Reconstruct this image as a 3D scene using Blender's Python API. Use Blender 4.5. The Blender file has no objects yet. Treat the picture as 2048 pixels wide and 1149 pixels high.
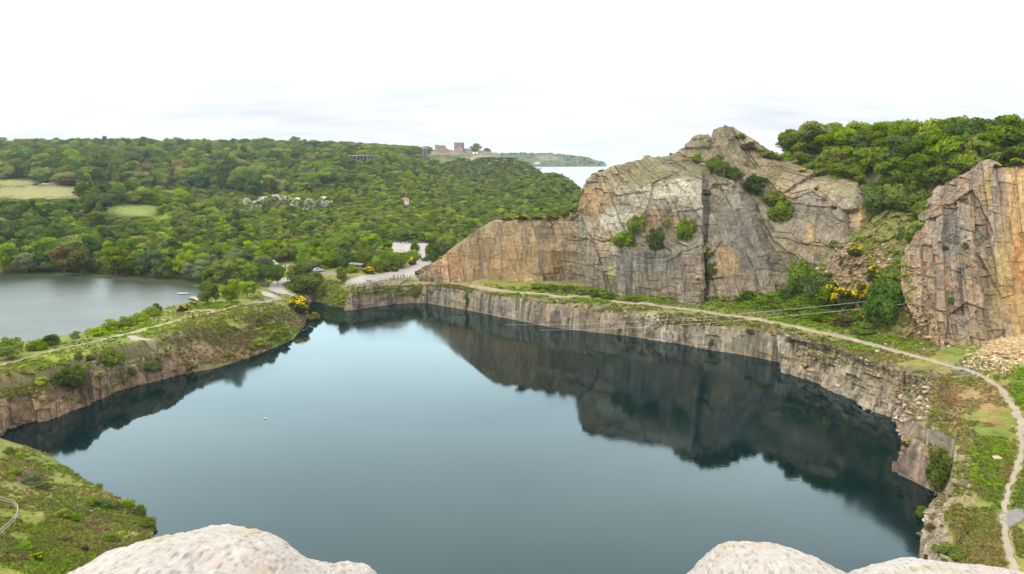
import bpy, bmesh, math, random
import numpy as np
from mathutils import Vector, Matrix, Euler
R = math.radians
rng = np.random.default_rng(11)
random.seed(11)
S = bpy.context.scene
COL = S.collection

# ------------------------------------------------------------------ camera geometry (metres; eye 55 m above the quarry lake)
F, CX, CY, H, TH = 1600.0, 1024.0, 574.5, 55.0, R(9.75)
CT, ST = math.cos(TH), math.sin(TH)

def ray(px, py):
    a, b = (px - CX) / F, (CY - py) / F
    return np.array([a, CT + b * ST, -ST + b * CT])

def WY(px, py, Y):
    d = ray(px, py); k = Y / d[1]
    return np.array([d[0] * k, Y, H + d[2] * k])

def WZ(px, py, z):
    d = ray(px, py); k = (z - H) / d[2]
    return np.array([d[0] * k, d[1] * k, z])

def proj(P):
    P = np.asarray(P, float)
    x, y, z = P[..., 0], P[..., 1], P[..., 2] - H
    dep = np.maximum(y * CT - z * ST, 1e-3)
    up = y * ST + z * CT
    return CX + F * x / dep, CY - F * up / dep, dep

# ------------------------------------------------------------------ noise
def _h(ix, iy, iz, seed):
    with np.errstate(over='ignore'):
        h = (ix.astype(np.uint32) * np.uint32(374761393) + iy.astype(np.uint32) * np.uint32(668265263)
             + iz.astype(np.uint32) * np.uint32(2147483647) + np.uint32((seed * 974711 + 12345) & 0xffffffff))
        h = (h ^ (h >> np.uint32(13))) * np.uint32(1274126177)
        h = (h ^ (h >> np.uint32(16))) * np.uint32(2246822519)
        h = h ^ (h >> np.uint32(15))
    return h

def _f(h):
    return (h & np.uint32(0xffffff)).astype(np.float64) / 16777216.0

def vnoise(p, seed=0):
    i = np.floor(p).astype(np.int64); f = p - i
    u = f * f * f * (f * (f * 6 - 15) + 10)
    out = 0
    for dx in (0, 1):
        wx = u[:, 0] if dx else 1 - u[:, 0]
        for dy in (0, 1):
            wy = u[:, 1] if dy else 1 - u[:, 1]
            for dz in (0, 1):
                wz = u[:, 2] if dz else 1 - u[:, 2]
                out = out + wx * wy * wz * _f(_h(i[:, 0] + dx, i[:, 1] + dy, i[:, 2] + dz, seed))
    return out * 2 - 1

def fbm(p, octv=4, seed=0, gain=.5, lac=2.03):
    a, s, o = 1.0, 0.0, 0.0
    for k in range(octv):
        o = o + a * vnoise(p, seed + k * 17); s += a
        p = p * lac + 3.7; a *= gain
    return o / s

def worley(p, seed=0):
    i = np.floor(p).astype(np.int64)
    n = len(p)
    F1 = np.full(n, 9.0); F2 = np.full(n, 9.0)
    cid = np.zeros(n); cc = np.zeros((n, 3)); tv = np.zeros((n, 3))
    for dx in (-1, 0, 1):
        for dy in (-1, 0, 1):
            for dz in (-1, 0, 1):
                x, y, z = i[:, 0] + dx, i[:, 1] + dy, i[:, 2] + dz
                h = _h(x, y, z, seed)
                j = np.stack([_f(h), _f(_h(x, y, z, seed + 1)), _f(_h(x, y, z, seed + 2))], 1)
                c = np.stack([x, y, z], 1) + .12 + .76 * j
                e = p - c
                d = np.sqrt((e * e).sum(1))
                m = d < F1
                F2 = np.where(m, F1, np.minimum(F2, d))
                F1 = np.where(m, d, F1)
                cid = np.where(m, _f(_h(x, y, z, seed + 5)), cid)
                cc[m] = c[m]
                tv[m] = np.stack([_f(_h(x, y, z, seed + 6)), _f(_h(x, y, z, seed + 7)), _f(_h(x, y, z, seed + 8))], 1)[m]
    return F1, F2, cid, cc, tv - .5

def sstep(a, b, x):
    t = np.clip((x - a) / (b - a), 0, 1)
    return t * t * (3 - 2 * t)

# ------------------------------------------------------------------ mesh helpers
def mesh_np(name, V, Fq, mats=(), fmat=None, smooth=True, col=None, tint=None):
    """V (n,3); Fq list/array of quads or tris (uniform array) -> mesh"""
    V = np.asarray(V, np.float32); Fq = np.asarray(Fq, np.int32)
    k = Fq.shape[1]
    me = bpy.data.meshes.new(name)
    me.vertices.add(len(V)); me.vertices.foreach_set('co', V.ravel())
    me.loops.add(Fq.size); me.loops.foreach_set('vertex_index', Fq.ravel())
    me.polygons.add(len(Fq))
    me.polygons.foreach_set('loop_start', np.arange(0, Fq.size, k, dtype=np.int32))
    me.polygons.foreach_set('loop_total', np.full(len(Fq), k, np.int32))
    if fmat is not None: me.polygons.foreach_set('material_index', np.asarray(fmat, np.int32))
    me.polygons.foreach_set('use_smooth', np.full(len(Fq), bool(smooth)))
    for m in mats: me.materials.append(m)
    if col is not None:
        a = me.attributes.new('paint', 'FLOAT_COLOR', 'POINT')
        a.data.foreach_set('color', np.concatenate([col, np.ones((len(V), 1))], 1).astype(np.float32).ravel())
    if tint is not None:
        a = me.attributes.new('tint', 'FLOAT', 'POINT')
        a.data.foreach_set('value', np.asarray(tint, np.float32))
    me.update(calc_edges=True)
    me.validate()
    return me

def grid_faces(n, m):
    i = np.arange(n * m).reshape(n, m)
    return np.stack([i[:-1, :-1], i[:-1, 1:], i[1:, 1:], i[1:, :-1]], -1).reshape(-1, 4)

def link(name, me, parent=None, loc=None, rz=0, sc=None):
    o = bpy.data.objects.new(name, me); COL.objects.link(o)
    if parent is not None: o.parent = parent
    if loc is not None: o.location = loc
    if rz: o.rotation_euler = (0, 0, rz)
    if sc is not None: o.scale = (sc, sc, sc) if np.isscalar(sc) else sc
    return o

def tag(o, label=None, cat=None, group=None, kind=None):
    if label: o['label'] = label
    if cat: o['category'] = cat
    if group: o['group'] = group
    if kind: o['kind'] = kind
    return o

def empty(name, loc=(0, 0, 0), rz=0, label=None, cat=None, group=None):
    o = bpy.data.objects.new(name, None); COL.objects.link(o)
    o.location = loc; o.rotation_euler = (0, 0, rz); o.empty_display_size = .3
    return tag(o, label, cat, group)

class MB:
    """collects shapes into one mesh"""
    def __init__(s): s.bm = bmesh.new()
    def box(s, c, d, rz=0, rot=None, mi=0, bev=0):
        r = bmesh.ops.create_cube(s.bm, size=1)
        M = Matrix.Translation(c) @ (rot.to_matrix().to_4x4() if rot else Matrix.Rotation(rz, 4, 'Z')) @ Matrix.Diagonal((*d, 1))
        bmesh.ops.transform(s.bm, matrix=M, verts=r['verts'])
        fs = {f for v in r['verts'] for f in v.link_faces}
        for f in fs: f.material_index = mi
        if bev:
            es = list({e for v in r['verts'] for e in v.link_edges})
            bmesh.ops.bevel(s.bm, geom=es, offset=bev, segments=1, affect='EDGES')
        return s
    def bar(s, a, b, r, seg=6, r2=None, mi=0):
        a, b = Vector(a), Vector(b); d = b - a
        q = bmesh.ops.create_cone(s.bm, cap_ends=True, segments=seg, radius1=r, radius2=r if r2 is None else r2, depth=d.length)
        M = Matrix.Translation((a + b) / 2) @ d.to_track_quat('Z', 'Y').to_matrix().to_4x4()
        bmesh.ops.transform(s.bm, matrix=M, verts=q['verts'])
        for f in {f for v in q['verts'] for f in v.link_faces}: f.material_index = mi
        return s
    def ball(s, c, r, sub=2, mi=0):
        q = bmesh.ops.create_icosphere(s.bm, subdivisions=sub, radius=1)
        r = (r, r, r) if np.isscalar(r) else r
        bmesh.ops.transform(s.bm, matrix=Matrix.Translation(c) @ Matrix.Diagonal((*r, 1)), verts=q['verts'])
        for f in {f for v in q['verts'] for f in v.link_faces}: f.material_index = mi; f.smooth = True
        return s
    def prism(s, pts, vec, mi=0):
        vs = [s.bm.verts.new(p) for p in pts]; f = s.bm.faces.new(vs)
        g = bmesh.ops.extrude_face_region(s.bm, geom=[f])
        nv = [e for e in g['geom'] if isinstance(e, bmesh.types.BMVert)]
        bmesh.ops.translate(s.bm, verts=nv, vec=vec)
        for v in vs + nv:
            for f in v.link_faces: f.material_index = mi
        return s
    def build(s, name, mats, parent=None, loc=None, rz=0):
        bmesh.ops.recalc_face_normals(s.bm, faces=s.bm.faces[:])
        me = bpy.data.meshes.new(name); s.bm.to_mesh(me); s.bm.free()
        for m in (mats if isinstance(mats, (list, tuple)) else [mats]): me.materials.append(m)
        return link(name, me, parent, loc, rz)

# ------------------------------------------------------------------ materials
def newmat(name):
    m = bpy.data.materials.new(name); m.use_nodes = True
    nt = m.node_tree; nt.nodes.clear()
    out = nt.nodes.new('ShaderNodeOutputMaterial')
    return m, nt, out

def N(nt, t, **kw):
    n = nt.nodes.new(t)
    for k, v in kw.items():
        if k.startswith('i_'):
            key = k[2:].replace('_', ' ')
            n.inputs[key].default_value = v
        else: setattr(n, k, v)
    return n

def L(nt, a, b): nt.links.new(a, b)

def noise(nt, vec, scale, detail=4, rough=.55, stretch=None):
    if stretch:
        mp = N(nt, 'ShaderNodeMapping'); mp.inputs['Scale'].default_value = stretch
        L(nt, vec, mp.inputs['Vector']); vec = mp.outputs[0]
    n = N(nt, 'ShaderNodeTexNoise'); n.inputs['Scale'].default_value = scale
    n.inputs['Detail'].default_value = detail; n.inputs['Roughness'].default_value = rough
    L(nt, vec, n.inputs['Vector'])
    return n.outputs['Fac']

def ramp(nt, fac, stops):
    r = N(nt, 'ShaderNodeValToRGB')
    while len(r.color_ramp.elements) < len(stops): r.color_ramp.elements.new(.5)
    for e, (p, c) in zip(r.color_ramp.elements, stops):
        e.position = p; e.color = (*c, 1) if len(c) == 3 else c
    L(nt, fac, r.inputs[0])
    return r.outputs[0]

def mixc(nt, fac, a, b, mode='MIX'):
    n = N(nt, 'ShaderNodeMix', data_type='RGBA', blend_type=mode)
    for s, v in ((n.inputs[0], fac), (n.inputs[6], a), (n.inputs[7], b)):
        if hasattr(v, 'links') or isinstance(v, bpy.types.NodeSocket): L(nt, v, s)
        else: s.default_value = v if np.isscalar(v) else ((*v, 1) if len(v) == 3 else v)
    return n.outputs[2]

def math_(nt, op, a, b=None):
    n = N(nt, 'ShaderNodeMath', operation=op)
    for s, v in ((n.inputs[0], a), (n.inputs[1], b)):
        if v is None: continue
        if isinstance(v, bpy.types.NodeSocket): L(nt, v, s)
        else: s.default_value = v
    return n.outputs[0]

def plain(name, col, rough=.8, var=.25, scale=3.0, metal=0):
    m, nt, out = newmat(name)
    p = N(nt, 'ShaderNodeBsdfPrincipled'); p.inputs['Roughness'].default_value = rough; p.inputs['Metallic'].default_value = metal
    tc = N(nt, 'ShaderNodeTexCoord')
    f = noise(nt, tc.outputs['Object'], scale, 5)
    c = ramp(nt, f, [(.3, tuple(x * (1 - var) for x in col)), (.7, tuple(min(1, x * (1 + var)) for x in col))])
    L(nt, c, p.inputs['Base Color']); L(nt, p.outputs[0], out.inputs[0])
    return m

def rock_mat(name, fine=1.0, bump=.35, bdist=.25, warm=(1.05, 1.02, .86), joints=True, con=1.0):
    m, nt, out = newmat(name)
    p = N(nt, 'ShaderNodeBsdfPrincipled'); p.inputs['Roughness'].default_value = .88
    p.inputs['Specular IOR Level'].default_value = .25
    g = N(nt, 'ShaderNodeNewGeometry'); pos = g.outputs['Position']
    at = N(nt, 'ShaderNodeAttribute', attribute_name='paint')
    n1 = noise(nt, pos, .9 * fine, 7, .65)
    n2 = noise(nt, pos, 3.2 * fine, 5, .7)
    st = noise(nt, pos, 1.0 * fine, 5, .6, stretch=(1.3, 1.3, .09))
    k = ramp(nt, n1, [(.28, (.68, .67, .66)), (.5, (1, 1, 1)), (.72, (1.28, 1.26, 1.24))])
    c = mixc(nt, con, at.outputs['Color'], k, 'MULTIPLY')
    k2 = ramp(nt, st, [(.36, (.6, .59, .6)), (.5, (1, 1, 1)), (.66, (1.18, 1.17, 1.15))])
    c = mixc(nt, .55 * con, c, k2, 'MULTIPLY')
    k3 = ramp(nt, n2, [(.33, (.58, .56, .55)), (.47, (1, 1, 1)), (.66, (1.2, 1.18, 1.16))])
    c = mixc(nt, .8 * con, c, k3, 'MULTIPLY')
    c = mixc(nt, 1.0, c, warm, 'MULTIPLY')
    hj = None
    if joints:
        wv = N(nt, 'ShaderNodeTexNoise'); wv.inputs['Scale'].default_value = .35; wv.inputs['Detail'].default_value = 3; L(nt, pos, wv.inputs['Vector'])
        vm = N(nt, 'ShaderNodeVectorMath', operation='MULTIPLY_ADD'); L(nt, wv.outputs['Color'], vm.inputs[0]); vm.inputs[1].default_value = (1.6, 1.6, 1.6); L(nt, pos, vm.inputs[2])
        for sc, wd, stx in ((.8, .035, (1.1, 1.1, .7)),):
            mp = N(nt, 'ShaderNodeMapping'); mp.inputs['Scale'].default_value = stx; mp.inputs['Rotation'].default_value = (0, R(9), 0); L(nt, vm.outputs[0], mp.inputs['Vector'])
            vo = N(nt, 'ShaderNodeTexVoronoi', feature='DISTANCE_TO_EDGE'); vo.inputs['Scale'].default_value = sc; L(nt, mp.outputs[0], vo.inputs['Vector'])
            ln = ramp(nt, vo.outputs['Distance'], [(0, (0, 0, 0)), (wd, (1, 1, 1))])
            brk = ramp(nt, noise(nt, pos, .3 * sc / .34, 4, .6), [(.5, (1, 1, 1)), (.64, (.5, .49, .48))])
            c = mixc(nt, ln, mixc(nt, 1.0, c, brk, 'MULTIPLY'), c)
    L(nt, c, p.inputs['Base Color'])
    b = N(nt, 'ShaderNodeBump'); b.inputs['Strength'].default_value = bump; b.inputs['Distance'].default_value = bdist
    s = math_(nt, 'ADD', n1, n2); L(nt, s, b.inputs['Height']); L(nt, b.outputs[0], p.inputs['Normal'])
    L(nt, p.outputs[0], out.inputs[0])
    return m

def ground_mat():
    m, nt, out = newmat('ground_cover')
    p = N(nt, 'ShaderNodeBsdfPrincipled'); p.inputs['Roughness'].default_value = .95
    p.inputs['Specular IOR Level'].default_value = .1
    g = N(nt, 'ShaderNodeNewGeometry'); pos = g.outputs['Position']
    at = N(nt, 'ShaderNodeAttribute', attribute_name='paint')
    n1 = noise(nt, pos, .35, 7, .68); n2 = noise(nt, pos, 2.2, 6, .7)
    k = ramp(nt, n1, [(.3, (.6, .66, .6)), (.5, (1, 1, 1)), (.7, (1.35, 1.25, 1.2))])
    c = mixc(nt, 1.0, at.outputs['Color'], k, 'MULTIPLY')
    k2 = ramp(nt, n2, [(.3, (.5, .55, .5)), (.5, (1, 1, 1)), (.7, (1.4, 1.3, 1.25))])
    c = mixc(nt, .85, c, k2, 'MULTIPLY')
    L(nt, c, p.inputs['Base Color'])
    b = N(nt, 'ShaderNodeBump'); b.inputs['Strength'].default_value = .6; b.inputs['Distance'].default_value = .4
    L(nt, n2, b.inputs['Height']); L(nt, b.outputs[0], p.inputs['Normal'])
    L(nt, p.outputs[0], out.inputs[0])
    return m

def path_mat(name, col):
    m, nt, out = newmat(name)
    p = N(nt, 'ShaderNodeBsdfPrincipled'); p.inputs['Roughness'].default_value = .95
    g = N(nt, 'ShaderNodeNewGeometry'); pos = g.outputs['Position']
    n1 = noise(nt, pos, .3, 6, .65); n2 = noise(nt, pos, 2.5, 6, .7)
    c = ramp(nt, n1, [(.3, tuple(x * .8 for x in col)), (.55, col), (.75, tuple(x * 1.12 for x in col))])
    k2 = ramp(nt, n2, [(.3, (.72, .7, .66)), (.55, (1, 1, 1))])
    c = mixc(nt, .8, c, k2, 'MULTIPLY')
    L(nt, c, p.inputs['Base Color']); L(nt, p.outputs[0], out.inputs[0])
    return m

def leaf_mat(name, dark, light, var=.35, trans=.22):
    """leaf colour from dark to light by the 'tint' attribute and by each plant's own random hue"""
    m, nt, out = newmat(name)
    at = N(nt, 'ShaderNodeAttribute', attribute_name='tint')
    oi = N(nt, 'ShaderNodeObjectInfo')
    f = math_(nt, 'ADD', math_(nt, 'MULTIPLY', at.outputs['Fac'], .75), math_(nt, 'MULTIPLY', oi.outputs['Random'], var))
    c = ramp(nt, f, [(0, dark), (.5, tuple((a + b) / 2 for a, b in zip(dark, light))), (1, light)])
    hs = N(nt, 'ShaderNodeHueSaturation')
    r2 = math_(nt, 'FRACT', math_(nt, 'MULTIPLY', oi.outputs['Random'], 7.31))
    L(nt, math_(nt, 'ADD', .477, math_(nt, 'MULTIPLY', r2, .032)), hs.inputs['Hue'])
    r3 = math_(nt, 'FRACT', math_(nt, 'MULTIPLY', oi.outputs['Random'], 13.7))
    L(nt, math_(nt, 'ADD', .62, math_(nt, 'MULTIPLY', r3, .76)), hs.inputs['Value'])
    L(nt, math_(nt, 'ADD', .95, math_(nt, 'MULTIPLY', r2, .25)), hs.inputs['Saturation'])
    L(nt, c, hs.inputs['Color'])
    d = N(nt, 'ShaderNodeBsdfDiffuse'); t = N(nt, 'ShaderNodeBsdfTranslucent')
    L(nt, hs.outputs[0], d.inputs[0])
    L(nt, mixc(nt, 1.0, hs.outputs[0], (1.1, 1.15, .7), 'MULTIPLY'), t.inputs[0])
    mx = N(nt, 'ShaderNodeMixShader'); mx.inputs[0].default_value = trans
    L(nt, d.outputs[0], mx.inputs[1]); L(nt, t.outputs[0], mx.inputs[2]); L(nt, mx.outputs[0], out.inputs[0])
    return m

def water_mat(name, col, rough, waves, patch=.0, gcol=None):
    """waves: list of (scale, strength distance)"""
    m, nt, out = newmat(name)
    p = N(nt, 'ShaderNodeBsdfPrincipled'); p.inputs['IOR'].default_value = 1.33
    p.inputs['Base Color'].default_value = (*col, 1)
    p.inputs['Specular IOR Level'].default_value = .5
    g = N(nt, 'ShaderNodeNewGeometry'); pos = g.outputs['Position']
    big = noise(nt, pos, .018, 3, .5, stretch=(1, 1.6, 1))
    rg = ramp(nt, big, [(.4, (rough,) * 3), (.62, (rough + patch,) * 3)])
    L(nt, rg, p.inputs['Roughness'])
    prev = None
    for sc, dist, stren in waves:
        b = N(nt, 'ShaderNodeBump'); b.inputs['Strength'].default_value = stren; b.inputs['Distance'].default_value = dist
        L(nt, noise(nt, pos, sc, 3, .5, stretch=(1, 1.5, 1)), b.inputs['Height'])
        if prev: L(nt, prev, b.inputs['Normal'])
        prev = b.outputs[0]
    if gcol:
        nt.nodes.remove(p)
        fr = N(nt, 'ShaderNodeFresnel'); fr.inputs['IOR'].default_value = 1.33
        gl = N(nt, 'ShaderNodeBsdfGlossy'); gl.inputs['Color'].default_value = (*gcol, 1); L(nt, rg, gl.inputs['Roughness'])
        df = N(nt, 'ShaderNodeBsdfDiffuse'); df.inputs['Color'].default_value = (*col, 1)
        mx = N(nt, 'ShaderNodeMixShader')
        for n_ in (fr, gl): L(nt, prev, n_.inputs['Normal'])
        L(nt, fr.outputs[0], mx.inputs[0]); L(nt, df.outputs[0], mx.inputs[1]); L(nt, gl.outputs[0], mx.inputs[2]); L(nt, mx.outputs[0], out.inputs[0])
        return m
    L(nt, prev, p.inputs['Normal']); L(nt, p.outputs[0], out.inputs[0])
    return m

M_ROCK = rock_mat('granite', bump=.5, bdist=.35)
M_BOULDER = rock_mat('boulder_granite', fine=26.0, bump=.5, bdist=.012, warm=(1.0, .99, .97), joints=False, con=.42)
M_GROUND = ground_mat()
M_PATH = path_mat('sandy_gravel', (.37, .295, .205))
M_PLAZA = path_mat('pale_gravel', (.37, .325, .28))
M_GREY = path_mat('grey_gravel', (.225, .195, .17))
M_BARK = plain('bark', (.13, .1, .08), .9, .4, 2)
M_WOOD = plain('weathered_wood', (.20, .165, .13), .85, .35, 6)
M_WOODPALE = plain('pale_timber', (.34, .275, .22), .85, .25, 6)
M_STEEL = plain('galvanised_steel', (.62, .63, .64), .4, .1, 5, .3)
M_WHITE = plain('white_paint', (.78, .78, .76), .5, .08, 3)
M_BRICK = plain('old_red_brick', (.30, .205, .17), .9, .4, .5)
M_RUIN = plain('ruin_stone', (.33, .28, .24), .9, .35, .4)
M_DARK = plain('dark_opening', (.03, .028, .027), .9, .2, 2)
M_TILE = plain('red_roof_tile', (.48, .17, .08), .8, .25, 2)
HAZE = 8e-5; EXPOSURE = 0.32
# ------------------------------------------------------------------ lake outlines:  (px, py, set-back of bank, width of bank slope)
QL = [(1850,1115,2.5,3),(1840,1085,2.5,3),(1838,1050,3,3),(1862,1010,4,2.5),(1868,985,4,2),(1790,945,5,2),(1803,905,6,2),(1800,870,7,2),
 (1790,834,7,2),(1740,822,6.5,2),(1705,802,6,1.5),(1640,766,5,1.5),(1565,743,3.6,1.5),(1556,723,2.5,1.5),(1440,703,2.5,1.5),(1350,687,2.5,1.5),
 (1250,672,2.5,1.5),(1100,655,2.5,1.5),(1000,634,2.5,1.5),(940,622,2.5,1.5),(850,606,2.5,1.5),(800,608,2.5,1.5),(750,613,2.5,1.5),(703,620,1.5,3),
 (660,612,0,11),(628,602,0,9),(612,606,0,7),(624,630,.8,7),(612,655,.8,8),(590,680,.5,11),(540,700,0,16),(480,722,0,17),(430,737,0,15),(372,750,.6,8),
 (340,755,2,2),(290,768,2.5,1.5),(240,782,2.5,1.5),(170,812,2.5,1.5),(90,842,2.5,1.5),(55,848,2.5,1.5),(15,858,2.5,1.5),(8,870,2.5,1.5),(-90,893,2.5,1.5),
 (-90,900,0,8),(0,884,0,14),(60,895,0,20),(100,911,0,22),(150,945,0,24),(200,977,0,24),(265,1009,0,24),(312,1049,0,24)]
q = np.array([[*WZ(a, b, 0)[:2], o, w] for a, b, o, w in QL])
QLW = np.vstack([q, [[-46, 90, 0, 14], [-30, 80, 0, 8], [10, 76, 0, 6], [38, 80, 0, 6], [53, 94, 1.5, 3]]])
LL = [(-260,790),(-60,745),(0,718),(60,700),(110,690),(150,676),(200,662),(240,648),(290,634),(340,613),(372,612),(400,606),(430,592),(420,578),(380,571),(330,566),(280,562),
 (200,557),(100,553),(0,551),(-200,545),(-500,548)]
HL = 4.0
LLW = np.array([WZ(a, b, HL)[:2] for a, b in LL])

def poly_sd(x, y, P):
    """signed distance (negative inside), interpolated extra columns of the nearest point"""
    n = len(P); best = np.full(len(x), 1e18); inside = np.zeros(len(x), bool)
    ex = np.zeros((len(x), P.shape[1] - 2))
    for i in range(n):
        a, b = P[i], P[(i + 1) % n]
        ex_, ey_ = b[0] - a[0], b[1] - a[1]
        t = np.clip(((x - a[0]) * ex_ + (y - a[1]) * ey_) / (ex_ * ex_ + ey_ * ey_ + 1e-12), 0, 1)
        d = (x - a[0] - t * ex_) ** 2 + (y - a[1] - t * ey_) ** 2
        m = d < best
        best = np.where(m, d, best)
        for k in range(ex.shape[1]): ex[:, k] = np.where(m, a[2 + k] * (1 - t) + b[2 + k] * t, ex[:, k])
        c = ((a[1] > y) != (b[1] > y)) & (x < ex_ * (y - a[1]) / (ey_ + 1e-12) + a[0])
        inside ^= c
    d = np.sqrt(best)
    return np.where(inside, -d, d), ex

def line_d(x, y, P):
    best = np.full(len(x), 1e18)
    for a, b in zip(P[:-1], P[1:]):
        ex_, ey_ = b[0] - a[0], b[1] - a[1]
        t = np.clip(((x - a[0]) * ex_ + (y - a[1]) * ey_) / (ex_ * ex_ + ey_ * ey_ + 1e-12), 0, 1)
        best = np.minimum(best, (x - a[0] - t * ex_) ** 2 + (y - a[1] - t * ey_) ** 2)
    return np.sqrt(best)

# ------------------------------------------------------------------ land heights: control points
CP = []
for px, py, z in [(450,612,9),(220,675,9),(100,705,9.5),(0,735,10),(300,690,9.5),(100,770,9.3),(0,800,9.5),(-90,790,10),(390,620,7.5),(500,603,8.5),(560,596,6),(552,577,6),
  (600,598,5.2),(575,560,6.5),(640,560,8),(826,556,8),(880,563,7.9),(940,572,7.5),(1040,586,7.7),(1130,594,7.7),(1250,606,7.9),(1320,613,8),(950,560,9),(1060,562,10.1),(1168,573,10.2),(1300,594,9.4),(1400,606,9.1),(690,569,7.3),(760,555,7.6),(845,554,8),(850,520,10),(845,490,10.5),(800,495,10.3),(800,475,11),(655,547,8.5),(710,545,9.5),(565,532,8),
  (1400,620,8),(1550,650,8.4),(1700,680,9.2),(1850,725,9.5),(1980,760,9.5),(2048,820,9.5),(1950,900,9),(2000,1000,9),(1950,1090,9),(2048,1149,9.5),
  (2300,900,11),(2300,760,11),(0,1020,8),(100,1080,9),(0,1149,10),(-200,1100,12),(-200,950,9),(200,1040,6.5),(250,1140,10)]:
    CP.append(WZ(px, py, z))
for px, py, Y, h in [(100,400,420,14),(50,450,360,13),(300,450,400,10),(300,500,350,8),(150,520,335,9),(450,480,380,8),(200,362,500,12),(70,385,600,0),(20,370,680,0),(250,425,470,0),(300,415,500,0),
  (100,360,700,0),(100,288,900,19),(300,290,900,19),(500,295,900,18),(680,300,850,15),(750,312,800,11),(830,317,850,8),(600,345,750,15),(400,388,680,0),(560,390,680,0),(250,375,690,0),(600,380,620,10),(600,430,480,8),(600,485,385,6.5),(800,345,750,8),
  (800,400,560,8.5),(800,440,450,7),(950,345,900,5),(950,385,700,5),(950,420,520,7),(920,470,420,6),(1050,352,850,4),(1050,400,600,6),(1100,412,520,7),(1140,397,600,6),(920,304,1100,0),(870,304,1090,0),
  (1000,317,1080,2),(1050,330,1050,3),(1085,347,1000,3),(1120,352,800,3),(1162,380,720,3),(860,325,1000,4),(400,400,560,10),(720,420,500,8),(0,305,800,19),(-300,305,800,19),(-300,430,420,13),(-300,500,345,8)]:
    p = WY(px, py, Y); p[2] -= h; CP.append(p)
for px, Y, z in [(1060,1180,-10),(1120,1060,-10),(1175,860,-10),(1200,700,-8),(1300,330,10),(1250,1000,-10),(1040,1500,-12),(960,2000,-12),(930,1500,15),(850,2000,48),(700,2000,50),(400,1500,54),(0,1500,54),(-300,1500,54),
  (0,3500,54),(700,3500,52),(1000,3500,-12),(1300,350,9),(1700,350,14),(2000,350,16),(2400,300,14),(1600,600,-6),(2400,700,-8),(1300,600,-6),(1600,2000,-12),(2300,2000,-12),(1600,5000,-12),(0,8000,50),(2048,8000,-12)]:
    p = WY(px, 300, Y); p[2] = z; CP.append(p)
CP = np.array(CP)

def _uv(x, y):
    az = np.clip(np.arctan2(x, np.maximum(y, -1e9)), -.75, .75)
    return np.stack([az * 3.0, np.log(np.clip(np.hypot(x, y), 70, 9000))], 1)

_C = _uv(CP[:, 0], CP[:, 1])
def _phi(r2): return .5 * r2 * np.log(r2 + 1e-12)
_n = len(CP)
_A = np.zeros((_n + 3, _n + 3)); _d2 = ((_C[:, None] - _C[None]) ** 2).sum(-1)
_A[:_n, :_n] = _phi(_d2) + np.eye(_n) * 2e-5
_A[:_n, _n:] = np.concatenate([np.ones((_n, 1)), _C], 1); _A[_n:, :_n] = _A[:_n, _n:].T
_W = np.linalg.solve(_A, np.concatenate([CP[:, 2], np.zeros(3)]))

def base_h(x, y):
    u = _uv(x, y); o = np.zeros(len(x))
    for i in range(0, len(x), 60000):
        q = u[i:i + 60000]
        d2 = ((q[:, None] - _C[None]) ** 2).sum(-1)
        o[i:i + 60000] = _phi(d2) @ _W[:_n] + _W[_n] + q @ _W[_n + 1:]
    return np.clip(o, -14, 62)

# ------------------------------------------------------------------ quarry faces: columns of (px, py, depth) from foot to crest
def col(*pts):
    out = []
    for px, py, v in pts:
        out.append(WZ(px, py, -v) if v <= 0 else (WZ(px, py, v) if v < 20 else WY(px, py, v)))
    return np.array(out)

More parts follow.
